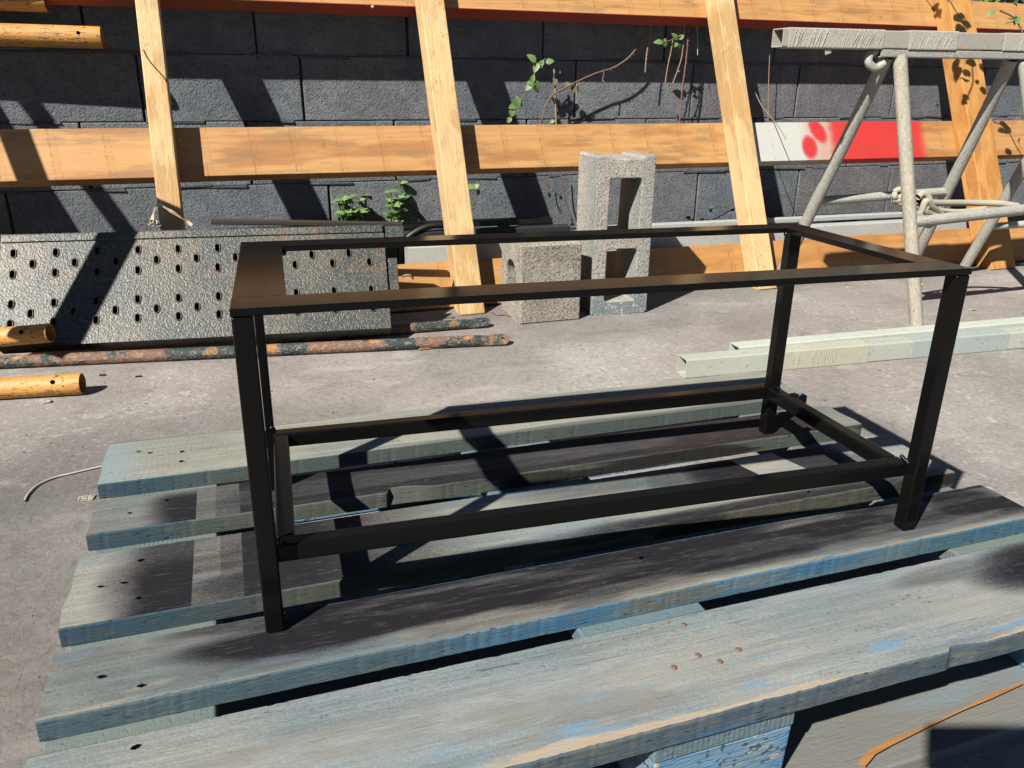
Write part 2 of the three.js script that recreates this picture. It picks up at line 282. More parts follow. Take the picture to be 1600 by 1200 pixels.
const deckTex = tex(2048, 2048, (u, v) => {
  const x = DX0 + u * DW;
  if (v > 1 - DTOP) return boardTop(x, DZ0 + ((1 - v) / DTOP) * DD);
  const k = Math.floor(v / 0.05), t = (v / 0.05) % 1;                     // one strip for each board's edges
  const n1 = fbm(u, v, 10, 40, 1500 + k, 4), n2 = fbm(u, v, 60, 240, 1510 + k, 3), gr = fbm(u, v, 700, 900, 1520, 1);
  let c = mix3([92, 146, 188], [134, 164, 178], ss(0.35, 0.65, n1));
  if (k === 0) c = mix3([136, 160, 164], [160, 170, 160], n1); if (k === 1) c = mix3([138, 152, 140], [158, 168, 160], n1); if (k === 2) c = mix3(c, [140, 142, 128], 0.6 + 0.4 * ss(0.12, 0.3, u));
  if (k === 3) { c = mix3(c, [104, 126, 132], 0.75 * (1 - ss(0.24, 0.36, u + 0.1 * (n1 - 0.5)))); c = mix3(c, [132, 130, 112], 0.75 * ss(0.47, 0.5, u) * (1 - ss(0.56, 0.6, u)) * ss(0.35, 0.5, n2)); c = mix3(c, [90, 138, 154], 0.6 * ss(0.75, 0.85, u)); }
  if (k === 4) c = mix3(c, [112, 126, 136], 0.75 * ss(0.3, 0.6, n1 + 0.2));
  if (k < 3) c = mix3(c, [88, 140, 180], 0.7 * (1 - ss(0.05, 0.16, u)));
  c = mix3(c, [168, 162, 138], 0.5 * ss(0.55, 0.7, n2) * (k === 3 ? 0.5 : 1)); c = mix3(c, [44, 52, 60], 0.7 * ss(0.8, 0.85, fbm(u, v, 130, 330, 1530 + k, 2)));
  if (k === 2 || k === 1) c = mix3(c, [62, 60, 56], 0.85 * ss(0.45, 0.62, fbm(u, v, 8, 30, 1540 + k, 3)) * ss(0.3, 0.6, u));
  const dk = k < 3 ? 0.66 : k === 4 ? 0.8 : 0.86; return c.map((q) => 0.93 * q * dk * (0.95 + 0.14 * (gr - 0.5)));
});

// ---------------------------------------------------------------- materials
const M = {
  wood: std({ map: size(woodTex, 1.6, 0.32), bumpMap: size(woodBump, 1.6, 0.32), bumpScale: 0.0012, roughness: 0.72 }),
  pale: std({ map: size(paleTex, 1.3, 0.26), bumpMap: size(woodBump, 1.3, 0.26), bumpScale: 0.0016, roughness: 0.82 }),
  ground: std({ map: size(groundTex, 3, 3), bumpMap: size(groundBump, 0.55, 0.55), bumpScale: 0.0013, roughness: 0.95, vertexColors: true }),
  cement: std({ map: size(cementTex, 0.45, 0.45), bumpMap: size(blockBump, 0.36, 0.36), bumpScale: 0.0035, roughness: 0.95 }),
  cementGrey: std({ map: size(cementTex, 0.45, 0.45), bumpMap: size(blockBump, 0.36, 0.36), bumpScale: 0.0035, roughness: 0.95, color: 0xc9cfcf }),
  mortar: std({ map: size(blockTex, 0.5, 0.5), bumpMap: size(blockBump, 0.2, 0.2), bumpScale: 0.006, roughness: 0.95, color: 0xd0d2d4 }),
  plank: std({ map: size(plankTex, 0.4, 0.4), bumpMap: size(plankBump, 0.4, 0.4), bumpScale: 0.0013, roughness: 0.46, metalness: 0.08, color: 0xb8b4aa }),
  rust: std({ map: size(rustTex, 1.2, 0.15), bumpMap: size(plankBump, 0.3, 0.3), bumpScale: 0.0015, roughness: 0.75 }),
  yellow: std({ map: size(yellowTex, 0.8, 0.16), bumpMap: size(plankBump, 0.5, 0.5), bumpScale: 0.0006, roughness: 0.58 }),
  trestle: std({ map: size(greyPaintTex, 0.6, 0.1), bumpMap: size(plankBump, 0.2, 0.2), bumpScale: 0.0008, roughness: 0.75, color: 0xe9ecee }),
  tape: std({ map: size(whiteTex, 0.5, 0.2), bumpMap: size(streakBump, 0.09, 0.5), bumpScale: 0.0016, roughness: 0.75, color: 0xe8ddd5 }),
  galv: std({ color: 0xe8e6ea, map: size(whiteTex, 0.9, 0.2), bumpMap: size(plankBump, 0.3, 0.3), bumpScale: 0.0006, roughness: 0.55, metalness: 0.05 }),
  greenTube: std({ map: size(whiteTex, 0.9, 0.2), color: 0xdfdfd8, roughness: 0.55 }),
  beigeTape: std({ map: size(whiteTex, 0.3, 0.2), color: 0xe0dccb, roughness: 0.85 }),
  palePatch: std({ map: size(whiteTex, 0.7, 0.2), color: 0xced6d8, roughness: 0.6 }),
  black: std({ color: 0x0c0b0a, roughness: 0.5 }),
  darkBar: std({ color: 0x2a2c30, roughness: 0.6 }),
  steel: new THREE.MeshPhysicalMaterial({ color: new THREE.Color(0.0034, 0.0033, 0.0034), roughness: 0.13, metalness: 0, bumpMap: size(plankBump, 0.5, 0.5), bumpScale: 0.00002, specularIntensity: 0.25 }),
  weld: std({ color: 0x3a3a3c, roughness: 0.22, metalness: 0.85 }),
  deck: new THREE.MeshPhysicalMaterial({ color: new THREE.Color(ALBEDO, ALBEDO, ALBEDO), map: deckTex, bumpMap: size(streakBump, 0.55, 0.22), bumpScale: 0.0007, roughness: 0.9, specularIntensity: 0.3 }),
  blue: std({ map: size(blueTex, 0.7, 0.18), bumpMap: size(streakBump, 0.5, 0.2), bumpScale: 0.0018, roughness: 0.85 }),
  blueGrey: std({ map: size(sawTex, 0.55, 0.16), bumpMap: size(streakBump, 0.2, 0.5), bumpScale: 0.0014, roughness: 0.88, color: 0xa4b6c4 }),
  saw: std({ map: size(sawTex, 0.55, 0.16), bumpMap: size(streakBump, 0.2, 0.5), bumpScale: 0.0012, roughness: 0.88, color: 0xb2b4b0 }),
  greyBoard: std({ map: size(boardTex, 0.9, 0.22), bumpMap: size(streakBump, 0.6, 0.3), bumpScale: 0.001, roughness: 0.9 }),
  split: std({ map: size(woodTex, 1.6, 0.32), color: 0xcdb8a0, roughness: 0.8 }),
  crack: std({ color: 0x4a3018, roughness: 1 }),
  nail: std({ color: 0x8c6a54, roughness: 0.7, metalness: 0.3 }),
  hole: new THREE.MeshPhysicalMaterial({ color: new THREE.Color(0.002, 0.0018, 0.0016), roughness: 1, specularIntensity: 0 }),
  leaf: new THREE.MeshPhysicalMaterial({ color: new THREE.Color(0.075, 0.15, 0.032), roughness: 0.55, side: THREE.DoubleSide, transmission: 0.25, thickness: 0 }),
  leafPale: new THREE.MeshPhysicalMaterial({ color: new THREE.Color(0.13, 0.21, 0.06), roughness: 0.6, side: THREE.DoubleSide, transmission: 0.25, thickness: 0 }),
  leafDry: std({ color: new THREE.Color(0.16, 0.14, 0.07), roughness: 0.9, side: THREE.DoubleSide }),
  stem: std({ color: new THREE.Color(0.20, 0.10, 0.075), roughness: 0.8 }),
  stemDry: std({ color: new THREE.Color(0.34, 0.24, 0.14), roughness: 0.9 }),
  string: std({ color: 0xc8c2ba, roughness: 0.95 }),
  strap: std({ map: size(whiteTex, 0.2, 0.05), color: 0xd8cbbb, roughness: 0.9 }),
  paper: std({ color: 0xcdb999, roughness: 0.8, side: THREE.DoubleSide }),
  phone: std({ color: 0x101012, roughness: 0.3 }),
};

// ---------------------------------------------------------------- the setting: the yard
{
  const N = 120, g = new THREE.PlaneGeometry(2, 2, N, N); g.rotateX(-Math.PI / 2);
  { const q = g.attributes.position, col = new Float32Array(q.count * 3);                           // finer towards the middle; broad tones, darker at the near left and towards the wall
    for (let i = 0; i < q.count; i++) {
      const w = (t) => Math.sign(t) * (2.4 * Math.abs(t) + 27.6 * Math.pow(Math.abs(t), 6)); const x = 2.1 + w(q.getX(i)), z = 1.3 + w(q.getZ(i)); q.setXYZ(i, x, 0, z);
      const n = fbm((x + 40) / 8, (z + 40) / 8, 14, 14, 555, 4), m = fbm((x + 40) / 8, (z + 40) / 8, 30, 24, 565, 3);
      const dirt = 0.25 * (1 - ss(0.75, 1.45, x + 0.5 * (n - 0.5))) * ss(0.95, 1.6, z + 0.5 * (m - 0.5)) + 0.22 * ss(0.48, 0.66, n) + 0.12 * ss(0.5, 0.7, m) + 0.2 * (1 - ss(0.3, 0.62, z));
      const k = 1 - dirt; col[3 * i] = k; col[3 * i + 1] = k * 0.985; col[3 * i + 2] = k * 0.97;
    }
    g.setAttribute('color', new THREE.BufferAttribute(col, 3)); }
  const p = g.attributes.position, uv = g.attributes.uv; for (let i = 0; i < uv.count; i++) uv.setXY(i, p.getX(i) + 0.37, p.getZ(i) + 0.81);
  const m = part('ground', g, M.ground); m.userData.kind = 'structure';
}

// ---------------------------------------------------------------- the block wall
const PITCH = 0.2212, BLOCK = 0.5347;
{
  const wall = thing('block_wall', 'charcoal grey wall of pitted cement blocks with open upright joints behind the timber frame', 'wall', [2.6, 0, WALL]);
  const X0 = -2.2, X1 = 7.4, base = -0.0748, rows = 9;
  const H = rows * PITCH;
  part('mortar', boxUV(new THREE.BoxGeometry(X1 - X0, H, 0.16).translate((X0 + X1) / 2 - 2.6, base + H / 2, -0.098)), M.mortar, wall);
  const off = [1.4429, 1.704, 1.3739, 1.2315];                              // joints of the rows that show, from the second one up
  const variants = [];
  for (let k = 0; k < 6; k++) {
    let g = new RoundedBoxGeometry(BLOCK - 0.0075, PITCH - 0.0022, 0.19, 2, 0.004);
    g = rough(g, 0.0008, 34, 40 + k); variants.push(boxUV(g, 'x', k * 0.173, k * 0.117));
  }
  const tints = [0xffffff, 0xf2f6fa, 0xfaf8f6, 0xeef0f2].map((c) => std({ map: size(blockTex, 0.4, 0.4), bumpMap: size(blockBump, 0.4, 0.4), bumpScale: 0.0038, roughness: 0.92, color: c }));
  const reddish = std({ map: size(blockTex, 0.4, 0.4), bumpMap: size(blockBump, 0.4, 0.4), bumpScale: 0.0038, roughness: 0.92, color: 0xf6ecea });
  for (let r = 0; r < rows; r++) {
    const o = r === 0 ? 1.70 : r <= 4 ? off[r - 1] : 1.2315 + (r % 2 ? 0.24 : 0.02);
    const first = Math.ceil((X0 - o) / BLOCK), last = Math.floor((X1 - o) / BLOCK) - 1;
    for (let k = first; k <= last; k++) {
      const cx = o + (k + 0.5) * BLOCK, m = part('block', variants[Math.floor(rnd() * 6)], cx > 2.9 && cx < 4.6 && rnd() < 0.7 ? reddish : tints[Math.floor(rnd() * 4)], wall);
      m.position.set(cx - 2.6 + rr(-0.0015, 0.0015), base + (r + 0.5) * PITCH + rr(-0.0006, 0.0006), -0.095 + rr(-0.001, 0.001));
    }
  }
  // rough mortar squeezed out along the bed joints
  const beads = [];
  for (const r of [1, 2, 3, 4, 5]) for (let x = 0; x < 5.6; x += rr(0.05, 0.2)) {
    if (rnd() < 0.45) continue;
    const L = rr(0.04, 0.22), g = rough(rbox(L, rr(0.007, 0.013), 0.012, 0.003, 1), 0.0035, 70, r * 7 + Math.floor(x * 10)); g.translate(x - 2.6, base + r * PITCH + rr(-0.003, 0.003), -0.002); beads.push(boxUV(g));
  }
  const bm = part('mortar_crust', mergeGeometries(beads), M.mortar, wall); bm.userData.kind = 'stuff';
}

// ---------------------------------------------------------------- the leaning timber frame
const ZF = 0.384, LEAN = -0.458, POST_T = 0.083, LN = V(0, -LEAN, 1).normalize();
const frontOf = (x, y, dep = 0) => V(x, y, ZF + LEAN * y).addScaledVector(LN, -dep);      // a point dep behind the front face of the posts
const boardPoint = (u, v) => meet(u, v, LN, V(0, 0, ZF).addScaledVector(LN, -POST_T));
const leanQ = new THREE.Quaternion().setFromAxisAngle(V(1, 0, 0), Math.atan(LEAN));
{
  const fr = thing('timber_frame', 'leaning timber frame of pale posts over golden rails, the middle rail sprayed white and red', 'timber frame', [2.6, 0, ZF]);
  const put = (name, g, m, c) => { const o = part(name, g, m, fr); o.position.copy(c).sub(fr.position); o.quaternion.copy(leanQ); return o; };
  const posts = [[0.085, 0.2], [0.946, 0.066], [1.849, 0.084], [3.006, 0.077], [4.213, 0.13], [5.45, 0.09]];
  posts.forEach(([x1, w], i) => {
    const L = i === 4 ? 1.42 : 1.5, g = boxUV(rough(rbox(w, L, POST_T - 0.0015, 0.004, 2), 0.0012, 18, 60 + i), 'y', i * 0.37, i * 0.11);
    const low = frontOf(x1 - w / 2, 0.004, POST_T / 2);
    const c = low.clone().add(V(0, 1, LEAN).normalize().multiplyScalar(L / 2));
    put('post', g, i === 4 ? postMat4() : M.pale, c);
  });
  function postMat4() { return std({ map: size(paleTex, 1.3, 0.26), bumpMap: size(woodBump, 1.3, 0.26), bumpScale: 0.0014, roughness: 0.8, color: 0xf0cf9c }); }
  // the rails: a texture of their own with the saw marks and, on the middle one, sprayed paint
  const X0 = -0.55, LEN = 6.2;
  const railTex = (sd, paint) => tex(2048, 128, (u, v) => {
    const x = X0 + u * LEN, w = fbm(u, v, 10, 3, 1600 + sd, 3), ring = Math.sin((v * 9 + w * 6 + fbm(u, v, 5, 2, 1610 + sd, 2) * 5) * 3.1) * 0.5 + 0.5;
    const fib = fbm(u, v, 120, 90, 1620 + sd, 2), blot = fbm(u, v, 22, 3, 1630 + sd, 4);
    let c = mix3([184, 131, 74], [213, 164, 102], 0.32 * ring + 0.22 * fib + 0.6 * blot);
    if (sd === 1 && v < 0.024) c = [186, 74, 52];
    c = mix3(c, [150, 92, 42], 0.45 * ss(0.55, 0.7, fbm(u, v, 14, 2, 1670 + sd, 5, 0.6))); c = mix3(c, [120, 104, 84], 0.3 * ss(0.58, 0.7, fbm(u, v, 40, 5, 1680 + sd, 5, 0.65)));
    if (sd === 3) c = mix3(c, [196, 134, 62], 0.3);
    const knot = fbm(u, v, 70, 4, 1640 + sd, 2); c = mix3(c, [138, 84, 40], 0.7 * ss(0.88, 0.95, knot));
    const q = (x + 0.012 * v + 0.02 * vn(u * 40, 0, 40, 1, 9)) / 0.142, f1 = q - Math.floor(q);
    const dash = fbm(u, v, 300, 40, 1650 + sd, 2);
    const l1 = Math.abs(f1 - 0.3) * 0.142 < 0.0016 ? 1 : 0, l2 = Math.abs(f1 - 0.43) * 0.142 < 0.0012 ? 1 : 0, band = f1 > 0.3 && f1 < 0.43 ? 1 : 0;
    c = mix3(c, [120, 74, 36], 0.55 * l1 * ss(0.35, 0.6, dash) + 0.3 * l2 * ss(0.45, 0.6, dash)); c = mix3(c, [164, 104, 54], 0.09 * band);
    if (paint && x > 2.95) {
      const y = v, nz = 0.02 * (fbm(u, v, 90, 6, 1660, 3) - 0.5);
      const white = 1 - ss(3.36, 3.46, x + nz + 0.03 * (0.5 - y)), red = ss(3.41, 3.46, x + nz) * (1 - ss(3.88, 3.94, x + nz)) * (0.93 + 0.12 * (fib - 0.5));
      const ov = (cx, cyy, rx, ry, tilt) => { const dx = x - cx - tilt * (y - cyy), dy = y - cyy, q2 = (dx / rx) ** 2 + (dy / ry) ** 2; return 1 - ss(0.35, 1.5, q2 + 0.4 * (dash - 0.5)); };
      const mist = 0.35 * ss(3.28, 3.34, x) * (1 - ss(3.4, 3.46, x));
      c = mix3(c, [204, 206, 200], 0.96 * ss(3.0, 3.004, x) * Math.max(white, 0.75 * (1 - ss(3.42, 3.5, x))));
      c = mix3(c, [196, 120, 104], mist);
      c = mix3(c, mix3([222, 36, 40], [196, 44, 44], blot), 0.95 * Math.max(red, ov(3.322, 0.34, 0.036, 0.3, 0), ov(3.373, 0.77, 0.036, 0.32, -0.06)));
      c = mix3(c, [120, 110, 96], 0.35 * l1 * ss(0.4, 0.6, dash));
    }
    return c;
  });
  const rail = (name, y0, y1, sd, paint, x0 = X0, x1 = X0 + LEN, thick = 0.055) => {
    const w = (y1 - y0) / LN.z, L = x1 - x0;
    let g = rough(new RoundedBoxGeometry(L, w, thick, 2, 0.0025), 0.0008, 12, 70 + sd); g = g.index ? g.toNonIndexed() : g;
    const p = g.attributes.position, n = g.attributes.normal, uv = new Float32Array(p.count * 2);
    for (let i = 0; i < p.count; i++) { const flat = Math.abs(n.getZ(i)) > 0.6; uv[2 * i] = (p.getX(i) + L / 2 + x0 - X0) / LEN; uv[2 * i + 1] = flat ? p.getY(i) / w + 0.5 : n.getY(i) < 0 ? 0.012 : 0.95 + p.getZ(i) * 0.6; }
    g.setAttribute('uv', new THREE.BufferAttribute(uv, 2));
    const low = frontOf((x0 + x1) / 2, y0, POST_T + thick / 2); // its lower front edge at height y0
    const at0 = V((x0 + x1) / 2, y0, 0); const pf = V(0, 0, ZF).addScaledVector(LN, -POST_T); at0.z = pf.z + LEAN * (y0 - pf.y);
    const c = at0.add(V(0, 1, LEAN).normalize().multiplyScalar(w / 2)).addScaledVector(LN, -thick / 2);
    const t = railTex(sd, paint); t.wrapS = t.wrapT = THREE.ClampToEdgeWrapping;
    return put(name, g, std({ map: t, bumpMap: size(woodBump, 1, 1), bumpScale: 0.0008, roughness: 0.7 }), c);
  };
  rail('rail', 0.008, 0.152, 3, false);
  const mid = rail('rail', 0.441, 0.585, 2, true); mid.userData.label = 'middle rail sprayed white and red towards its right end';
  rail('rail', 0.968, 1.083, 1, false, -0.02, X0 + LEN, 0.068);
  { const P = [[224, 78], [230, 90], [238, 101], [247, 111], [256, 121], [263, 134]].map(([u, v]) => meet(u, v, LN, V(0, 0, ZF)).addScaledVector(LN, 0.0002).sub(fr.position)); part('crack', rod(P, 0.0019, 5, 30), M.crack, fr); }
  // nails
  for (const [u, v] of [[280, 220], [182 + 400, 11], [1462, 60]]) { const c = boardPoint(u, v).addScaledVector(LN, 0.002); const n = part('nail', new THREE.SphereGeometry(0.0055, 10, 6).scale(1, 1, 0.5), M.galv, fr); n.position.copy(c).sub(fr.position); }
}

// ---------------------------------------------------------------- the pallet
const TX = 1.076, PZ = 1.9, TILT = -0.0097;
const pallet = thing('wooden_pallet', 'weathered blue and grey wooden pallet with black overspray lying flat under the steel table frame', 'pallet', [TX, 0, PZ]);
pallet.rotation.z = TILT;
{
  const PX0 = 0.86, PX1 = 2.143, T = 0.0238, TOP = 0.144;
  const lx = (x) => x - TX, lz = (z) => z - PZ;
  const ends = [[0.853, 2.14], [0.86, 2.143], [0.858, 2.143], [0.864, 2.15], [0.865, 2.148]];
  BOARDS.forEach(([z0, z1], b) => {
    // cross section with worn edges, swept along x with uneven splintered edges
    const [x0, x1] = ends[b], N = 420, r = b === 0 ? 0.0016 : 0.0022, prof = [[0, -T], [0, -r], [r * 0.3, -r * 0.3], [r, 0], [(z1 - z0) * 0.25, 0], [(z1 - z0) * 0.5, 0], [(z1 - z0) * 0.75, 0], [z1 - z0 - r, 0], [z1 - z0 - r * 0.3, -r * 0.3], [z1 - z0, -r], [z1 - z0, -T]];
    const P = prof.length, pos = [], uv = [], idx = [];
    const bite = (x, k) => { // missing splinters along the long edges
      const q = fbm(x / 2, 0.13 * k, 44, 8, 1700 + b, 3); let s = (b === 4 && k ? 0.0012 : 0.0005) * ss(0.5, 0.75, q) + 0.0009 * ss(0.6, 0.8, fbm(x / 2, 0.13 * k, 300, 8, 1750 + b, 2));
      if (b === 1 && k === 1) { s += 0.012 * ss(1.262, 1.27, x) * (1 - ss(1.285, 1.345, x)); }
      if (b === 4 && k === 1) { s += 0.006 * ss(1.775, 1.785, x) * (1 - ss(1.79, 1.83, x)) }
      return s;
    };
    const top = (x, z) => 0.0014 * (fbm(x / 2, z / 2, 6, 40, 1710 + b, 3) - 0.5) * 2;
    for (let i = 0; i <= N; i++) {
      const x = mix(x0, x1, i / N), endw = b === 3 || b === 4 ? 0.004 * (fbm(0.3, i * 0.1, 5, 5, 1720, 2) - 0.5) : 0;
      prof.forEach(([pz, py], k) => {
        let z = z0 + pz, y = TOP + py, xx = x;
        if (k <= 3) z += bite(x, 0) * (k === 0 ? 0.4 : 1); if (k >= P - 4) z -= bite(x, 1) * (k === P - 1 ? 0.35 : 1);
        if (k > 2 && k < P - 3) y += top(x, z);
        if (i === 0 || i === N) { xx += 0.006 * (fbm(pz * 2 + 0.1, b * 0.21, 30, 9, 1730, 3) - 0.5) * (b > 1 ? 2 : 0.8); }
        if (b === 3 && i > N - 6) xx -= 0.012 * ss(0.25, 1, pz / (z1 - z0)) * 0;
        pos.push(lx(xx), y, lz(z));
        const tu = (x - DX0) / DW;
        if (k >= 3 && k <= P - 4) uv.push(tu, 1 - ((z - DZ0) / DD) * DTOP); else { const yy = (py + T) / T; uv.push(tu, 0.05 * (b + 0.08 + 0.84 * yy)); }
      });
    }
    const strip = [[], []];
    for (let i = 0; i < N; i++) for (let k = 0; k < P - 1; k++) { const a = i * P + k, c = a + P; strip[k >= 3 && k < P - 4 ? 0 : 1].push(a, a + 1, c, c, a + 1, c + 1); }
    // duplicate vertices so that top and edge parts keep their own uv and normals
    const geo = (tri, top) => {
      const map = new Map(), p2 = [], u2 = [], ix = [];
      for (const t of tri) { if (!map.has(t)) { map.set(t, p2.length / 3); p2.push(pos[3 * t], pos[3 * t + 1], pos[3 * t + 2]); const k = t % P; let [uu, vv] = [uv[2 * t], uv[2 * t + 1]]; if (!top && k >= 3 && k <= P - 4) vv = 0.05 * (b + 0.93); u2.push(uu, vv); } ix.push(map.get(t)); }
      const g = new THREE.BufferGeometry(); g.setAttribute('position', new THREE.Float32BufferAttribute(p2, 3)); g.setAttribute('uv', new THREE.Float32BufferAttribute(u2, 2)); g.setIndex(ix); g.computeVertexNormals(); return g.toNonIndexed();
    };
    const cap = (i, flip) => { const tri = []; for (let k = 1; k < P - 1; k++) { const o = i * P; flip ? tri.push(o, o + k + 1, o + k) : tri.push(o, o + k, o + k + 1); } const g = geo(tri, false), q = g.attributes.uv, p = g.attributes.position; for (let k = 0; k < q.count; k++) q.setXY(k, 0.1 + (p.getZ(k) + PZ - z0), 0.05 * (b + 0.08 + 0.84 * (p.getY(k) - TOP + T) / T)); return g; };
    const g = mergeGeometries([geo(strip[0], true), geo(strip[1], false), cap(0, false), cap(N, true)]);
    part('deck_board', g, M.deck, pallet);
  });
  // cross boards under the deck, blocks, bottom boards
  const xs = [[0.866, 1.022], [1.42, 1.585], [1.985, 2.14]], Z0 = 1.466, Z1 = 2.312, mid = (a) => (a[0] + a[1]) / 2;
  for (const q of xs) { const g = boxUV(rough(rbox(q[1] - q[0], T - 0.0006, Z1 - Z0, 0.003, 2), 0.0008, 20, 80), 'x'); const m = part('cross_board', g, q[0] > 1.2 && q[0] < 1.8 ? M.blueGrey : M.saw, pallet); m.position.set(lx(mid(q)), TOP - T * 1.5 - 0.0002, lz((Z0 + Z1) / 2)); }
  const zs = [[1.466, 1.57], [1.84, 1.945], [2.206, 2.31]];
  for (const q of xs) for (const k of zs) { const g = boxUV(rough(rbox(q[1] - q[0] - 0.004, 0.0715, k[1] - k[0], 0.004, 2), 0.002, 25, 84), 'x', q[0], k[0]); const m = part('spacer_block', g, M.blue, pallet); m.position.set(lx(mid(q)), 0.0605, lz(mid(k))); }
  for (const k of [[1.46, 1.575], [1.82, 1.97], [2.2, 2.335]]) { const g = boxUV(rough(rbox(1.28, 0.0205, k[1] - k[0], 0.003, 2), 0.001, 16, 90), 'x'); const m = part('bottom_board', g, k[0] > 2.1 ? M.greyBoard : M.blue, pallet); m.position.set(lx(1.5015), 0.014, lz(mid(k))); }
  // torn strip of bare wood along the front bottom board
  const lp = ([u, v]) => onGround(u, v, 0.0265);
  const A = [[1338, 1200], [1352, 1180], [1385, 1162], [1440, 1140], [1500, 1112], [1545, 1088], [1600, 1066]].map(lp), B = [[1350, 1204], [1366, 1184], [1394, 1168], [1441, 1144], [1502, 1114], [1549, 1094], [1600, 1070]].map(lp);
  const sp = []; for (let i = 0; i < A.length - 1; i++) for (const q of [A[i], B[i], A[i + 1], A[i + 1], B[i], B[i + 1]]) sp.push(q.x - TX, q.y + 0.0105, q.z - PZ);
  const g = new THREE.BufferGeometry(); g.setAttribute('position', new THREE.Float32BufferAttribute(sp, 3)); g.computeVertexNormals(); const n = g.attributes.normal; for (let i = 0; i < n.count; i++) if (n.getY(i) < 0) n.setXYZ(i, 0, 1, 0);
  part('torn_splinter', boxUV(g), M.split, pallet);
  // nail heads and nail holes on the deck
  const deckAt = (u, v, off) => { const p = meet(u, v, V(0.0097, 1, 0), V(TX, 0.144 + off, 2.058)); return p; };
  const nails = [[1067, 976], [1152, 1015], [1089, 1024], [1051, 1043], [1123, 1034]], holes = [[155, 1057], [217, 1071], [208, 1167], [258, 781], [200, 801], [217, 875], [259, 840], [154, 916], [191, 910], [213, 934], [214, 705], [232, 707], [282, 705], [281, 720], [1338, 735], [1412, 774], [1262, 768], [1000, 871]];
  const hg = new THREE.SphereGeometry(0.0036, 8, 5, 0, Math.PI * 2, 0, Math.PI / 2).scale(1, 0.35, 1), dg = rough(new THREE.CircleGeometry(0.0026, 9).rotateX(-Math.PI / 2).scale(1.5, 1, 0.9), 0.0011, 420, 9);
  for (const q of nails) { const p = deckAt(...q, 0.0012), m = part('nail_head', hg, M.nail, pallet); m.position.set(p.x - TX, p.y + 0.0097 * (p.x - TX), p.z - PZ); }
  for (const q of holes) { const p = deckAt(...q, 0.0022), m = part('nail_hole', dg, M.hole, pallet); m.position.set(p.x - TX, p.y + 0.0097 * (p.x - TX), p.z - PZ); m.rotation.y = rr(-0.4, 0.4); m.scale.setScalar(rr(0.7, 1.2)); }
}

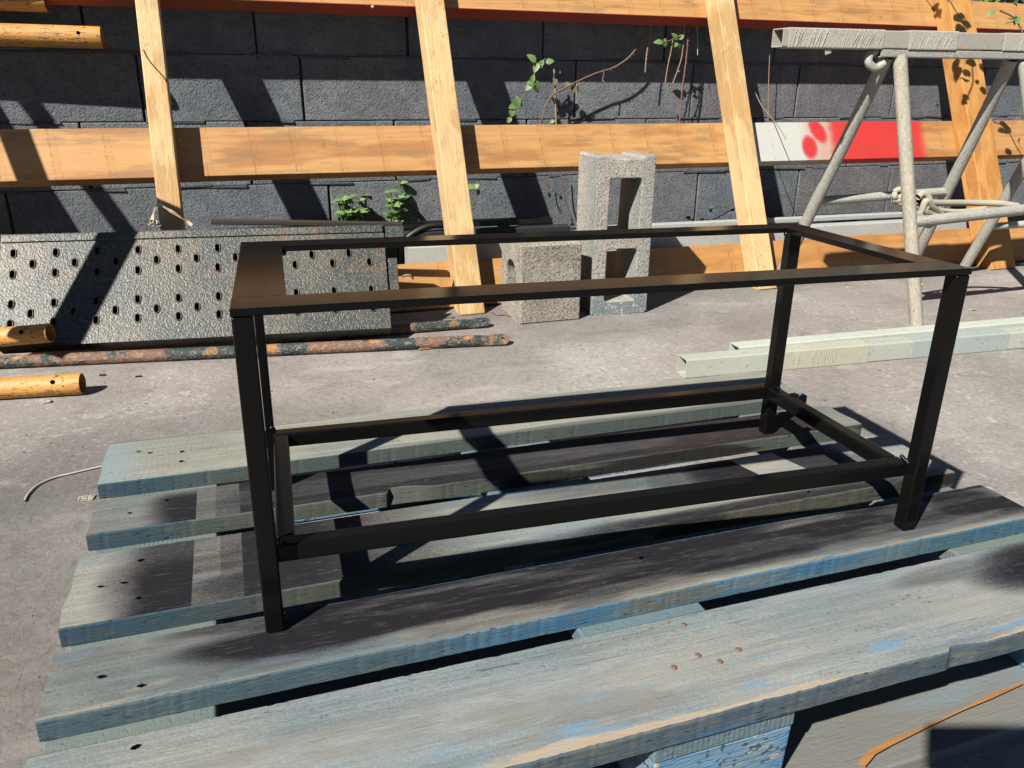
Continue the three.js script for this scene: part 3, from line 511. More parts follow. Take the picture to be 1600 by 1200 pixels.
// ---------------------------------------------------------------- the steel table frame
{
  const t = thing('table_frame', 'dark welded steel table frame with flat top rim and low shelf rails on the pallet', 'table frame', [TX, 0.1444, 2.0582]);
  const ty = -0.0494, c = Math.cos(ty), s = Math.sin(ty);
  const m1 = new THREE.Matrix4().set(c, 0, s, 0, 0, 1, 0, 0, -s, 0, c, 0, 0, 0, 0, 1), m2 = new THREE.Matrix4().set(1, 0.0097, 0, 0, -0.0097, 1, 0, 0, 0, 0, 1, 0, 0, 0, 0, 1), m3 = new THREE.Matrix4().set(1, 0, 0, 0, 0, 1, 0.0016, 0, 0, -0.0016, 1, 0, 0, 0, 0, 1);
  t.quaternion.setFromRotationMatrix(m3.multiply(m2).multiply(m1));
  const L = 0.868, W = 0.3615, H = 0.3685, a = 0.0205, FT = 0.008, FW = 0.047;
  const bar = (name, x0, x1, y0, y1, z0, z1, r, long) => { const o = part(name, boxUV(rbox(x1 - x0, y1 - y0, z1 - z0, r, 3), long), M.steel, t); o.position.set((x0 + x1) / 2, (y0 + y1) / 2, (z0 + z1) / 2); return o; };
  // flat rim: the two long bars run through, the short ones are welded between them
  bar('top_bar', 0, L, H - FT, H, -FW, 0, 0.0016, 'x');
  bar('top_bar', 0, L, H - FT, H, -W, -W + 0.040, 0.0016, 'x');
  bar('top_bar', 0.0004, 0.053, H - FT - 0.0002, H - 0.0004, -W + 0.040, -FW, 0.0013, 'z');
  bar('top_bar', L - 0.043, L - 0.0004, H - FT - 0.0002, H - 0.0004, -W + 0.040, -FW, 0.0013, 'z');
  for (const x of [0.0006, L - a - 0.0006]) for (const z of [-a - 0.0006, -W + 0.0006]) bar('leg', x, x + a, 0, H - FT - 0.0003, z, z + a, 0.0028, 'y');
  // shelf frame of square tube inside the legs
  const y0 = 0.077, y1 = 0.0985, o = 0.019, k = 0.0215;
  bar('shelf_rail', o, L - o, y0, y1, -0.0175 - k, -0.0175, 0.003, 'x');
  bar('shelf_rail', o, L - o, y0, y1, -W + 0.0175, -W + 0.0175 + k, 0.003, 'x');
  bar('shelf_rail', o + 0.0005, o + k, y0 + 0.0004, y1 - 0.0004, -W + 0.0175 + k, -0.0175 - k, 0.003, 'z');
  bar('shelf_rail', L - o - k, L - o - 0.0005, y0 + 0.0004, y1 - 0.0004, -W + 0.0175 + k, -0.0175 - k, 0.003, 'z');
  // weld beads
  const bead = (x, y, z, n, dx, dy, dz) => { const gs = []; for (let i = 0; i < n; i++) gs.push(new THREE.SphereGeometry(rr(0.0026, 0.0042), 8, 6).translate(x + dx * i + rr(-5e-4, 5e-4), y + dy * i + rr(-5e-4, 5e-4), z + dz * i)); part('weld_bead', mergeGeometries(gs), M.weld, t); };
  bead(L - a - 0.001, 0.099, -0.016, 5, -0.0012, 0.0016, -0.002);
  bead(o + 0.002, 0.098, -W + 0.021, 5, -0.0008, 0.0016, 0.001);
  bead(L - a - 0.002, 0.0965, -W + 0.021 + a, 3, 0.001, 0, 0.001);
  bead(L - a - 0.002, 0.079, -W + 0.021 + a, 2, 0.001, 0, 0.001);
  bead(o + 0.003, 0.097, -0.02, 4, 0.002, 0.0008, -0.002);
  bead(0.052, H - FT - 0.001, -W + 0.041, 4, 0.0015, 0, 0.0008);
  bead(L - 0.044, H - FT - 0.001, -W + 0.041, 4, -0.0012, 0, 0.0008);
  const stub = bar('bolt', L - o - 0.004, L - o + 0.008, y1 - 0.012, y1 + 0.002, -W + 0.075, -W + 0.087, 0.002, 'x'); stub.rotation.y = 0.2;
}

// ---------------------------------------------------------------- perforated steel plank leaning on the frame
{
  const A = V(1.498, 0.05, 0.613), B = V(0.487, 0.05, 0.483), TR = V(1.526, 0.318, 0.422);
  const e = A.clone().sub(B).normalize(), up = TR.clone().sub(A); up.addScaledVector(e, -up.dot(e)); const Hh = 0.33; up.normalize(); const n = e.clone().cross(up).normalize();
  const t = thing('steel_plank', 'speckled dark green perforated steel scaffold plank leaning on its long edge at the left', 'scaffold plank', B.toArray());
  t.quaternion.setFromRotationMatrix(new THREE.Matrix4().makeBasis(e, up, n));
  const X0 = -0.034, X1 = 1.012, sh = new THREE.Shape(); sh.moveTo(X0, 0); sh.lineTo(X1, 0); sh.lineTo(X1, Hh); sh.lineTo(X0, Hh); sh.closePath();
  const rims = [], dimples = [];
  const slot = (x, y) => {
    if (x < X0 + 0.012 || x > X1 - 0.012) return; const w = 0.0058, h = 0.0114, p = new THREE.Path();
    p.moveTo(x - w, y - h + w); p.lineTo(x - w, y + h - w); p.absarc(x, y + h - w, w, Math.PI, 0, true); p.lineTo(x + w, y - h + w); p.absarc(x, y - h + w, w, 0, -Math.PI, true); sh.holes.push(p);
    const pts = []; for (let k = 0; k < 18; k++) { const q = (k / 18) * Math.PI * 2; pts.push(V(x + (w + 0.0012) * Math.cos(q), y + Math.sign(Math.sin(q)) * (h - w) + (w + 0.0012) * Math.sin(q), 0.0012)); }
    rims.push(new THREE.TubeGeometry(new THREE.CatmullRomCurve3(pts, true), 22, 0.0017, 5, true));
  };
  for (let k = 0; k < 11; k++) { const x = k * 0.107; for (const y of [0.272, 0.21, 0.122, 0.066]) slot(x, y + rr(-0.001, 0.001)); for (const y of [0.24, 0.093]) slot(x + 0.049, y + rr(-0.001, 0.001)); }
  const g = boxUV(new THREE.ExtrudeGeometry(sh, { depth: 0.003, bevelEnabled: false, curveSegments: 5 }).translate(0, 0, -0.003));
  part('tread', g, M.plank, t);
  const rm = part('slot_rim', boxUV(mergeGeometries(rims)), M.plank, t); rm.userData.kind = 'stuff';
  // folded flanges along both edges and the raised rib under the top edge
  const fold = (y, d, name) => { const o = part(name, boxUV(rbox(X1 - X0 - 0.001, 0.003, d, 0.001, 1)), M.plank, t); o.position.set((X0 + X1) / 2, y, -d / 2 - 0.0032); };
  fold(Hh - 0.0016, 0.05, 'flange'); fold(0.0016, 0.05, 'flange');
  const rib = part('rib', boxUV(rough(rbox(X1 - X0 - 0.004, 0.024, 0.008, 0.003, 2), 0.0006, 30, 99)), M.plank, t); rib.position.set((X0 + X1) / 2, Hh - 0.014, 0.001);
  // end hooks
  const hook = (x0, x1, y0, y1, z) => { const o = part('end_hook', boxUV(rbox(x1 - x0, y1 - y0, 0.006, 0.002, 2)), M.plank, t); o.position.set((x0 + x1) / 2, (y0 + y1) / 2, z); };
  hook(X1 + 0.0005, X1 + 0.062, Hh - 0.05, Hh - 0.001, -0.01); hook(X1 + 0.0006, X1 + 0.034, 0.1, 0.225, -0.012);
  { const back = part('slot_shade_sheet', boxUV(new THREE.BoxGeometry(X1 - X0 - 0.004, Hh - 0.008, 0.002)), M.hole, t); back.position.set((X0 + X1) / 2, Hh / 2, -0.051); }  // dark sheet added behind the slots, standing in for the shade there
  for (const x of [X1 - 0.009, X0 + 0.008]) { const gap = part('dark_end_plate', boxUV(rbox(0.012, Hh - 0.03, 0.045, 0.002, 1)), M.black, t); gap.position.set(x, Hh / 2, -0.028); }  // black plates; the left one is added to keep the slots dark
}

// ---------------------------------------------------------------- old tubes with flattened eyes
function eyeTube(name, label, a, b, r) { // a: left end, b: centre of the eye at the right end
  const t = thing(name, label, 'steel tube', a.toArray(), 'old brace tubes lying by the scaffold plank');
  const d = b.clone().sub(a), L = d.length(), q = quatTo(d, V(1, 0, 0)); t.quaternion.copy(q);
  const g = pipe(V(0, 0, 0), V(L - 0.085, 0, 0), r, 0.003, 20); part('tube', g, M.rust, t);
  // the flattened end: an ellipse that sinks into a flat tongue with a hole
  const N = 14, S = 20, pos = [], ix = [];
  for (let i = 0; i <= N; i++) { const k = ss(0, 1, i / N); for (let j = 0; j < S; j++) { const w = (j / S) * Math.PI * 2, ry = mix(r, 0.006, k), rz = mix(r, r * 1.0, k); pos.push(L - 0.085 + 0.05 * (i / N), ry * Math.cos(w), rz * Math.sin(w)); } }
  for (let i = 0; i < N; i++) for (let j = 0; j < S; j++) { const p = i * S + j, p2 = i * S + ((j + 1) % S); ix.push(p, p2, p + S, p + S, p2, p2 + S); }
  const ng = new THREE.BufferGeometry(); ng.setAttribute('position', new THREE.Float32BufferAttribute(pos, 3)); ng.setIndex(ix); ng.computeVertexNormals();
  const sh = new THREE.Shape(); sh.absarc(0, 0, r * 1.02, -Math.PI / 2, Math.PI / 2); sh.lineTo(-0.036, r * 1.02); sh.lineTo(-0.036, -r * 1.02); const h = new THREE.Path(); h.absarc(0, 0, r * 0.42, 0, Math.PI * 2, true); sh.holes.push(h);
  const tg = new THREE.ExtrudeGeometry(sh, { depth: 0.009, bevelEnabled: true, bevelSize: 0.0012, bevelThickness: 0.0012, bevelSegments: 1, curveSegments: 16 }).translate(0, 0, -0.0045).rotateX(-Math.PI / 2 + 0.7).translate(L, 0, 0);
  part('flattened_eye', mergeGeometries([boxUV(ng.rotateX(0.7)), boxUV(tg)]), M.rust, t);
}
eyeTube('brace_tube', 'longer rusty green tube with flattened eye lying on the ground below the scaffold plank', onGround(-40, 568, 0.017), onGround(786, 531, 0.015), 0.0175);
eyeTube('brace_tube', 'rusty tube whose eye end sticks out right behind the longer rusty tube', V(1.1, 0.016, 0.50), onGround(757, 504, 0.015), 0.016);

// ---------------------------------------------------------------- yellow scaffold frames at the left, only their tube ends in view
{
  const S = (u, v, z) => onZ(u, v, z);
  const tubeThing = (label, a, b, r, hu) => {
    const t = thing('yellow_tube', label, 'scaffold tube', a.toArray());
    const d = b.clone().sub(a); const g = pipe(V(0, 0, 0), d, r, 0.0032, 28); part('tube', g, M.yellow, t);
    if (hu) { const p = C0.clone(), axis = d.clone().normalize(), w = hu.clone().sub(a), c = axis.clone().multiplyScalar(w.dot(axis)); const out = p.sub(a).sub(c); out.addScaledVector(axis, -out.dot(axis)).normalize(); const o = part('pin_hole', new THREE.CylinderGeometry(0.0055, 0.0055, 0.004, 12), M.hole, t); const off = w.sub(c); off.normalize(); o.position.copy(c).addScaledVector(off, r - 0.0012); o.quaternion.copy(quatTo(off)); }
    return t;
  };
  const near = (a, b, u, v, r) => { // the point of a tube's surface seen at a pixel
    const axis = b.clone().sub(a).normalize(), d = ray(u, v), w = C0.clone().sub(a), dp = d.clone().addScaledVector(axis, -d.dot(axis)), wp = w.clone().addScaledVector(axis, -w.dot(axis)), A = dp.dot(dp), B = 2 * dp.dot(wp), Cc = wp.dot(wp) - r * r, q = B * B - 4 * A * Cc; return C0.clone().addScaledVector(d, (-B - Math.sqrt(Math.max(0, q))) / (2 * A));
  };
  const ext = (e, l, k = 1.2) => e.clone().add(l.clone().sub(e).normalize().multiplyScalar(k));
  { const e = onGround(129, 599.5, 0.026), l = onGround(0, 607, 0.026), r = 0.0262, f = ext(e, l); tubeThing('lowest yellow tube end, lying on the concrete nearest to the pallet', f, e, r, near(f, e, 82, 597, r)); }
  { const e = onZ(79, 520, 0.535), l = onZ(0, 527, 0.50), r = 0.0255, f = ext(e, l); tubeThing('yellow tube end in front of the lower left corner of the scaffold plank', f, e, r, near(f, e, 33, 519, r)); }
  { const e = S(160, 59, -0.2), l = S(0, 54, -0.21), r = 0.033, f = ext(e, l); tubeThing('upper yellow tube end with dark scratches in front of the shaded wall', f, e, r, near(f, e, 122, 51, r)); }
  { const e = S(73, -1, -0.2), l = S(0, -4, -0.21), r = 0.037, f = ext(e, l); tubeThing('topmost yellow tube end at the upper left corner', f, e, r); }
  // braces of the same frames, standing out of view to the left: they throw the slanting shadows
  const back = (p, dz) => p.clone().addScaledVector(SUN, dz / SUN.z);
  const brace = (label, a, b, r) => { const t = thing('yellow_brace', label, 'scaffold brace', a.toArray()); part('tube', pipe(V(0, 0, 0), b.clone().sub(a), r, 0.003, 16), M.yellow, t); };
  const w1 = back(onZ(41, 152, WALL), 0.42), w2 = back(onZ(191, 355, WALL), 0.42), dd = w2.clone().sub(w1);
  brace('slanting yellow brace beyond the left edge that shades the wall', w1.clone().addScaledVector(dd, -0.25), w2.clone().addScaledVector(dd, 0.15), 0.027);
  const m1 = back(boardPoint(19, 198), 0.28), m2 = back(boardPoint(50, 278), 0.28), d2 = m2.clone().sub(m1);
  brace('slanting yellow brace beyond the left edge that shades the middle rail', m1.clone().addScaledVector(d2, -0.1), m2.clone().addScaledVector(d2, 0.3), 0.033);
  const p1 = back(V(0.785, 0.319, 0.326), 0.3), p2 = back(V(0.657, 0.121, 0.453), 0.3), d3 = p2.clone().sub(p1);
  brace('thick yellow brace beyond the left edge that shades the scaffold plank', p1.clone().addScaledVector(d3, -0.6), p2.clone().addScaledVector(d3, 0.5), 0.04);
}

// ---------------------------------------------------------------- two cement blocks
{
  const w = 0.19, h = 0.51, d = 0.186, t = thing('hollow_block', 'tall grey hollow cement block standing on end, its two cells facing the camera', 'cement block', [2.1796, 0, 0.5121]);
  t.rotation.y = -0.0879;
  const s = new THREE.Shape(); s.moveTo(0.006, 0); s.lineTo(w - 0.006, 0.003); s.lineTo(w, 0.008); s.lineTo(w, h - 0.006); s.lineTo(w - 0.006, h); s.lineTo(w - 0.034, h - 0.003); s.lineTo(w - 0.044, h - 0.011); s.lineTo(0.052, h - 0.011); s.lineTo(0.04, h - 0.003); s.lineTo(0.006, h); s.lineTo(0, h - 0.006); s.lineTo(0, 0.006); s.closePath();
  const cell = (x0, x1, y0, y1) => { const p = new THREE.Path(), r = 0.016; p.moveTo(x0 + r, y0); p.quadraticCurveTo(x0, y0, x0, y0 + r); p.lineTo(x0 + 0.002, y1 - r); p.quadraticCurveTo(x0, y1, x0 + r, y1); p.lineTo(x1 - r, y1); p.quadraticCurveTo(x1, y1, x1, y1 - r); p.lineTo(x1 - 0.004, y0 + r); p.quadraticCurveTo(x1, y0, x1 - r, y0); p.closePath(); s.holes.push(p); };
  cell(0.037, 0.153, 0.262, 0.446); cell(0.037, 0.150, 0.042, 0.222);
  const cementWash = tex(512, 1024, (u, v) => { // bare above, washed with grey-blue paint and white drips below
    const n = fbm(u, v, 6, 10, 1801, 4), gr = fbm(u, v, 120, 240, 1811, 2), k = 0.84 + 0.2 * n + 0.25 * (gr - 0.5);
    let c = [190 * k, 184 * k, 172 * k]; const side = ss(0.45, 0.95, u + 0.4 * (n - 0.5));
    c = mix3(c, [120, 136, 138], 0.75 * Math.max(1 - ss(0.06, 0.3, v + 0.2 * (n - 0.5)), 0.55 * side * ss(0, 0.5, 1 - v + 0.4)));
    c = mix3(c, [196, 202, 200], 0.8 * ss(0.66, 0.72, fbm(u, v, 26, 40, 1821, 3)) * (1 - ss(0.15, 0.45, v)));
    return mix3(c, [84, 80, 74], 0.6 * ss(0.68, 0.76, fbm(u, v, 70, 140, 1831, 2)));
  });
  let g = boxUV(new THREE.ExtrudeGeometry(s, { depth: d - 0.008, bevelEnabled: true, bevelSize: 0.003, bevelThickness: 0.004, bevelSegments: 2, curveSegments: 6 }).translate(0, 0, -d + 0.004), 'x');
  const m = part('block_body', g, std({ map: size(cementWash, 0.25, 0.54), bumpMap: size(blockBump, 0.36, 0.36), bumpScale: 0.004, roughness: 0.95 }), t);

  const t2 = thing('half_block', 'short pale rough cement block on the ground against the left of the tall hollow block', 'cement block', [1.917, 0, 0.534]);
  const W2 = 0.206, H2 = 0.252, D2 = 0.185, q = new THREE.Shape(); q.moveTo(-D2, 0.004); q.lineTo(-0.004, 0); q.lineTo(0, 0.006); q.lineTo(0, H2 - 0.006); q.lineTo(-0.008, H2); q.lineTo(-D2 + 0.004, H2 - 0.002); q.closePath();
  const hole = new THREE.Path(); hole.moveTo(-0.14, 0.05); hole.lineTo(-0.045, 0.05); hole.lineTo(-0.042, 0.14); hole.absarc(-0.0925, 0.145, 0.05, 0, Math.PI, false); hole.lineTo(-0.143, 0.07); hole.closePath(); q.holes.push(hole);
  // drawn in (z, y) and extruded along x
  let g2 = new THREE.ExtrudeGeometry(q, { depth: W2 - 0.01, bevelEnabled: true, bevelSize: 0.004, bevelThickness: 0.005, bevelSegments: 2, curveSegments: 8 });
  g2.applyMatrix4(new THREE.Matrix4().makeBasis(V(0, 0, 1), V(0, 1, 0), V(-1, 0, 0))); g2.scale(-1, 1, 1); { const ix = g2.index; const p = g2.attributes.position; if (!ix) { for (let i = 0; i < p.count; i += 3) { for (const at of Object.values(g2.attributes)) { const n = at.itemSize; for (let k = 0; k < n; k++) { const a = at.array[(i + 1) * n + k]; at.array[(i + 1) * n + k] = at.array[(i + 2) * n + k]; at.array[(i + 2) * n + k] = a; } } } } }
  g2.computeVertexNormals(); g2.translate(0.005, 0, 0);
  part('block_body', boxUV(g2, 'x'), std({ map: size(cementTex, 0.45, 0.45), bumpMap: size(blockBump, 0.3, 0.3), bumpScale: 0.006, roughness: 0.95, color: 0xf6f3ee }), t2);
}

// ---------------------------------------------------------------- bars stacked between the frame and the wall
{
  const bars = 'long bars stacked between the timber frame and the wall';
  const sq = (name, label, a, b, w, h, m, g) => { const t = thing(name, label, 'metal bar', a.toArray(), g); part('bar', squareTube(V(0, 0, 0), b.clone().sub(a), w, h, 0.004), m, t); return t; };
  sq('galvanised_bar', 'pale galvanised square bar lying behind the bottom timber rail', V(1.645, 0.152, 0.118), V(4.18, 0.142, 0.118), 0.06, 0.078, M.galv);
  sq('steel_bar', 'grey steel bar under the pale galvanised bar behind the bottom rail', V(1.6, 0.056, 0.112), V(4.3, 0.056, 0.112), 0.05, 0.1, M.darkBar);
  sq('steel_bar', 'longer flat dark bar against the wall ending left of the tall block', V(0.9, 0.205, -0.02), V(2.31, 0.195, -0.02), 0.05, 0.035, M.darkBar);
  sq('steel_bar', 'shorter black flat bar lying on the dark bar by the wall', V(0.95, 0.238, -0.06), V(2.25, 0.228, -0.06), 0.05, 0.022, M.black);
  sq('steel_bar', 'thin grey strip of steel behind the galvanised bar, right of the tall block', V(2.35, 0.2, 0.03), V(4.1, 0.19, 0.03), 0.04, 0.02, M.galv);
  for (const [x, l] of [[1.3, 'left'], [3.6, 'right']]) { const t = thing('support_block', `dark timber offcut under the ${l} end of the bars by the wall`, 'timber offcut', [x, 0, -0.03]); part('timber', boxUV(rbox(0.1, 0.186, 0.14, 0.004, 1).translate(0, 0.094, 0)), M.darkBar, t); }
  { const a = onZ(330, 346, 0.33), b = onZ(628, 351, 0.36); sq('steel_bar', 'dark brown angle bar resting along the top edge of the scaffold plank', a, b, 0.02, 0.016, std({ color: 0x3a302a, roughness: 0.6 })); }
  const arch = thing('black_hose', 'black strap arching up behind the right end of the scaffold plank', 'strap', [1.75, 0.2, 0.02]);
  part('strap', rod([[628, 380], [645, 365], [668, 354], [692, 352], [708, 357], [722, 368]].map(([u, v]) => onZ(u, v, 0.0).sub(V(1.75, 0.2, 0.02))), 0.012, 8, 40), M.black, arch);
  const bracket = thing('rusty_hook', 'small rusty hook sticking out past the scaffold plank end', 'hook', [1.6, 0.09, 0.5]);
  part('hook', rod([[628, 432], [640, 430], [646, 436]].map(([u, v]) => onZ(u, v, 0.5).sub(V(1.6, 0.09, 0.5))), 0.004, 6, 12), M.rust, bracket);
}

// ---------------------------------------------------------------- square tubes lying on the concrete
{
  const a = V(2.160, 0.0265, 1.118), dir = onGround(1600, 545).sub(onGround(1224, 579)).normalize(), b = a.clone().addScaledVector(dir, 2.4);
  const t = thing('square_tube', 'front pale green square steel tube with a taped stretch, lying on the concrete', 'square tube', a.toArray());
  part('tube', squareTube(V(0, 0, 0), b.clone().sub(a), 0.05, 0.052, 0.0028), M.greenTube, t);
  // wrapped masking tape and patches of paint: thin sleeves round the tube
  const sleeve = (u0, u1, m, grow, name) => { const x0 = onGround(u0, 579).x - 2.16, x1 = onGround(u1, 556).x - 2.16; const p0 = dir.clone().multiplyScalar(x0 / dir.x), p1 = dir.clone().multiplyScalar(x1 / dir.x); const g = squareTube(p0, p1, 0.05 + grow, 0.052 + grow, 0.002); part(name, g, m, t); };
  sleeve(1222, 1330, M.beigeTape, 0.0026, 'tape_wrap'); sleeve(1470, 1600, M.palePatch, 0.0018, 'paint_patch');
  const gs = []; for (let k = 0; k < 18; k++) { const x = (onGround(mix(1226, 1326, rnd()), 575).x - 2.16), p = dir.clone().multiplyScalar(x / dir.x); gs.push(rod([V(p.x, -0.024, p.z + 0.0265), V(p.x + rr(-0.004, 0.004), 0, p.z + 0.0272), V(p.x + rr(-0.006, 0.006), 0.024, p.z + 0.0265)], 0.0009, 5, 6)); }
  part('tape_crease', mergeGeometries(gs), M.beigeTape, t);
  const a2 = V(2.352, 0.0265, 1.068), t2 = thing('square_tube', 'rear whitish square steel tube lying close behind the front one', 'square tube', a2.toArray());
  part('tube', squareTube(V(0, 0, 0), onGround(1600, 501, 0.05).sub(onGround(1150, 541, 0.05)).normalize().multiplyScalar(2.4), 0.05, 0.052, 0.0028), std({ map: size(whiteTex, 0.9, 0.2), color: 0xf4f8f0, roughness: 0.5 }), t2);
}

// ---------------------------------------------------------------- the trestle
{
  const t = thing('trestle', 'tall pale painted tube trestle with a taped square top bar at the right', 'trestle', [3.3, 0, 0.67]);
  const O = t.position.clone(), put = (name, g, m) => { g.translate(-O.x, -O.y, -O.z); return part(name, g, m, t); };
  const BZ = 0.757, L = onZ(1215, 59, BZ), Rr = onZ(1600, 67, BZ); Rr.add(Rr.clone().sub(L)); const bd = Rr.clone().sub(L).normalize();
  put('top_bar', squareTube(L, Rr, 0.05, 0.049, 0.003), std({ map: size(whiteTex, 0.5, 0.2), roughness: 0.7, color: 0xd6cbc6 }));
  const along = (u) => { const p = onZ(u, 60, BZ); return L.clone().addScaledVector(bd, p.x - L.x); };
  const sl = (u0, u1, g, m, name) => put(name, squareTube(along(u0), along(u1), 0.05 + g, 0.049 + g, 0.0022), m);
  sl(1224, 1371, 0.004, M.tape, 'tape_wrap'); sl(1412, 1486, 0.005, M.tape, 'tape_wrap'); sl(1560, 1760, 0.004, M.tape, 'tape_wrap');
  const gs = [];
  const creases = (u0, u1, n) => { for (let k = 0; k < n; k++) { const p = along(mix(u0, u1, rnd())), q = rr(0.006, 0.018), y0 = -0.025, y1 = 0.0255, z = 0.0274; gs.push(rod([p.clone().add(V(-q, y0, z)), p.clone().add(V(-q * 0.3, mix(y0, y1, 0.5), z + rr(0.0002, 0.0016))), p.clone().add(V(q * 0.6, y1, z - 0.001))], rr(0.0005, 0.0011), 5, 8)); } };
  creases(1228, 1368, 30); creases(1414, 1484, 14); creases(1562, 1640, 8);
  put('tape_crease', mergeGeometries(gs), M.tape);
  const flap = (u, h) => { const p = along(u), g = rbox(0.02, h, 0.002, 0.0008, 1); g.rotateZ(0.3); g.translate(p.x, p.y - 0.026 - h * 0.4, p.z + 0.02); return boxUV(g); };
  for (const q of [[1289, 0.018], [1444, 0.008]]) put('tape_flap', flap(...q), M.tape);
  // under bar, end curl, legs
  put('under_bar', squareTube(along(1372).add(V(0, -0.037, 0)), along(1790).add(V(0, -0.04, 0)), 0.046, 0.022, 0.003), M.trestle);
  const curl = along(1375); put('end_curl', rod([V(-0.006, -0.03, 0.0), V(-0.03, -0.04, 0.004), V(-0.036, -0.062, 0.008), V(-0.012, -0.078, 0.012), V(0.016, -0.066, 0.014)].map((q) => q.add(curl)), 0.012, 10, 26), M.trestle);
  const r = 0.0205, foot = { A: V(3.133, 0, 0.931), B: onGround(1212, 444), C: onGround(1416, 431), D: onGround(1503, 424), E: V(3.72, 0, 0.94), G: V(4.15, 0, 0.94) }, top = { A: onZ(1406, 87, BZ + 0.012), B: onZ(1386, 88, BZ - 0.008), C: onZ(1581, 92, BZ - 0.008), D: onZ(1699, 94, BZ - 0.008), E: onZ(1601, 96, BZ + 0.012), G: onZ(1740, 96, BZ + 0.012) };
  const bare = std({ map: size(greyPaintTex, 0.6, 0.1), bumpMap: size(plankBump, 0.2, 0.2), bumpScale: 0.001, roughness: 0.8, color: 0xeeeae2 });
  for (const k of Object.keys(foot)) put('leg', pipe(foot[k], top[k], r, 0.003, 20), k === 'A' ? bare : M.trestle);
  const onLeg = (k, u, v) => { // the point of a leg's axis nearest to a sight line
    const a = foot[k], d1 = top[k].clone().sub(a).normalize(), d2 = ray(u, v), w = a.clone().sub(C0), b = d1.dot(d2), d = d1.dot(w), e = d2.dot(w); return a.clone().addScaledVector(d1, (b * e - d) / (1 - b * b)); };
  const b1 = onLeg('B', 1284, 318), b2 = onLeg('C', 1472, 297), f1 = onLeg('A', 1427, 347), f2 = onLeg('E', 1640, 322);
  put('cross_bar', pipe(b1, b2, 0.0165, 0.003, 16), M.trestle); put('cross_bar', pipe(f1, f2.clone().add(f2.clone().sub(f1).multiplyScalar(0.4)), 0.018, 0.003, 16), M.trestle);
  const d1 = onLeg('D', 1548, 356); put('cross_bar', pipe(d1, d1.clone().add(V(0.5, 0.01, 0.02)), 0.014, 0.003, 14), M.greenTube);
  // straps knotted round the front leg and the cross bars
  const straps = thing('knotted_strap', 'pale cloth strap knotted round the trestle cross bars and front leg', 'strap', b2.toArray());
  const sp = (pts, rad, fl = 1) => { const g = rod(pts.map((q) => q.clone().sub(b2)), rad, 8, 40); return g; };
  const kz = onLeg('A', 1422, 318).z, K = (u, v, dz = 0) => onZ(u, v, kz - 0.02 + dz), bz = b1.z * 0.35 + b2.z * 0.65;
  part('band', mergeGeometries([
    sp([K(1434, 316, 0), K(1470, 317, -0.02), K(1520, 317, -0.03), K(1562, 318, 0.0), K(1590, 322, 0.02)], 0.0105),
    sp([K(1436, 322, 0.01), K(1468, 328, 0), K(1500, 330, 0.01), K(1540, 325, 0.02)], 0.007),
    sp([K(1434, 308, 0.02), K(1443, 302, 0.02), K(1452, 312, 0.025), K(1446, 328, 0.03), K(1460, 336, 0.02)], 0.0105),
    sp([K(1440, 330, 0.03), K(1447, 314, 0.035), K(1455, 322, 0.03), K(1470, 334, 0.01)], 0.0105),
    sp([K(1470, 336, 0.0), K(1500, 342, 0), K(1540, 340, 0), K(1560, 333, 0)], 0.005),
    sp([K(1442, 350, -0.03), K(1452, 354, -0.03), K(1460, 348, -0.03), K(1464, 340, -0.03)], 0.006),
  ]), M.strap, straps);
  const B = (u, v, dz) => onZ(u, v, bz + dz);
  part('knot', mergeGeometries([
    sp([B(1396, 300, 0.02), B(1406, 296, 0.03), B(1414, 304, 0.03), B(1404, 313, 0.03), B(1394, 312, 0.02)], 0.0105),
    sp([B(1398, 314, 0.02), B(1410, 306, 0.035), B(1418, 312, 0.03), B(1408, 318, 0.03), B(1396, 310, 0.02)], 0.0105),
    sp([B(1400, 296, 0.0), B(1398, 306, 0.03), B(1402, 316, 0.01)], 0.0105),
  ]), M.strap, straps);
}

// ---------------------------------------------------------------- plants
const leafGeo = (L, W, fold = 0.25, teeth = 0) => { // a folded leaf, base at the origin, along +y, facing +z
  const N = 7, pos = [], ix = []; for (let i = 0; i <= N; i++) { const t = i / N, w = W * Math.pow(Math.sin(Math.PI * Math.pow(t, 0.75)), 0.8) * (1 + (teeth ? 0.16 * (i % 2) : 0)), y = L * t, b = -0.35 * L * t * t * 0.5; pos.push(-w / 2, y, b + fold * w * 0.5, 0, y, b, w / 2, y, b + fold * w * 0.5); }
  for (let i = 0; i < N; i++) { const a = i * 3; for (const k of [0, 1]) ix.push(a + k, a + k + 1, a + k + 3, a + k + 3, a + k + 1, a + k + 4); }
  const g = new THREE.BufferGeometry(); g.setAttribute('position', new THREE.Float32BufferAttribute(pos, 3)); g.setIndex(ix); g.computeVertexNormals(); return g;
};
const LEAF = [leafGeo(0.034, 0.024, 0.3, 1), leafGeo(0.028, 0.02, 0.2, 1), leafGeo(0.04, 0.024, 0.35, 1)];
const aim = (o, dir, face, roll = 0) => { const y = dir.clone().normalize(), z = face.clone().addScaledVector(y, -face.dot(y)).normalize(), x = y.clone().cross(z); o.quaternion.setFromRotationMatrix(new THREE.Matrix4().makeBasis(x, y, z)); };
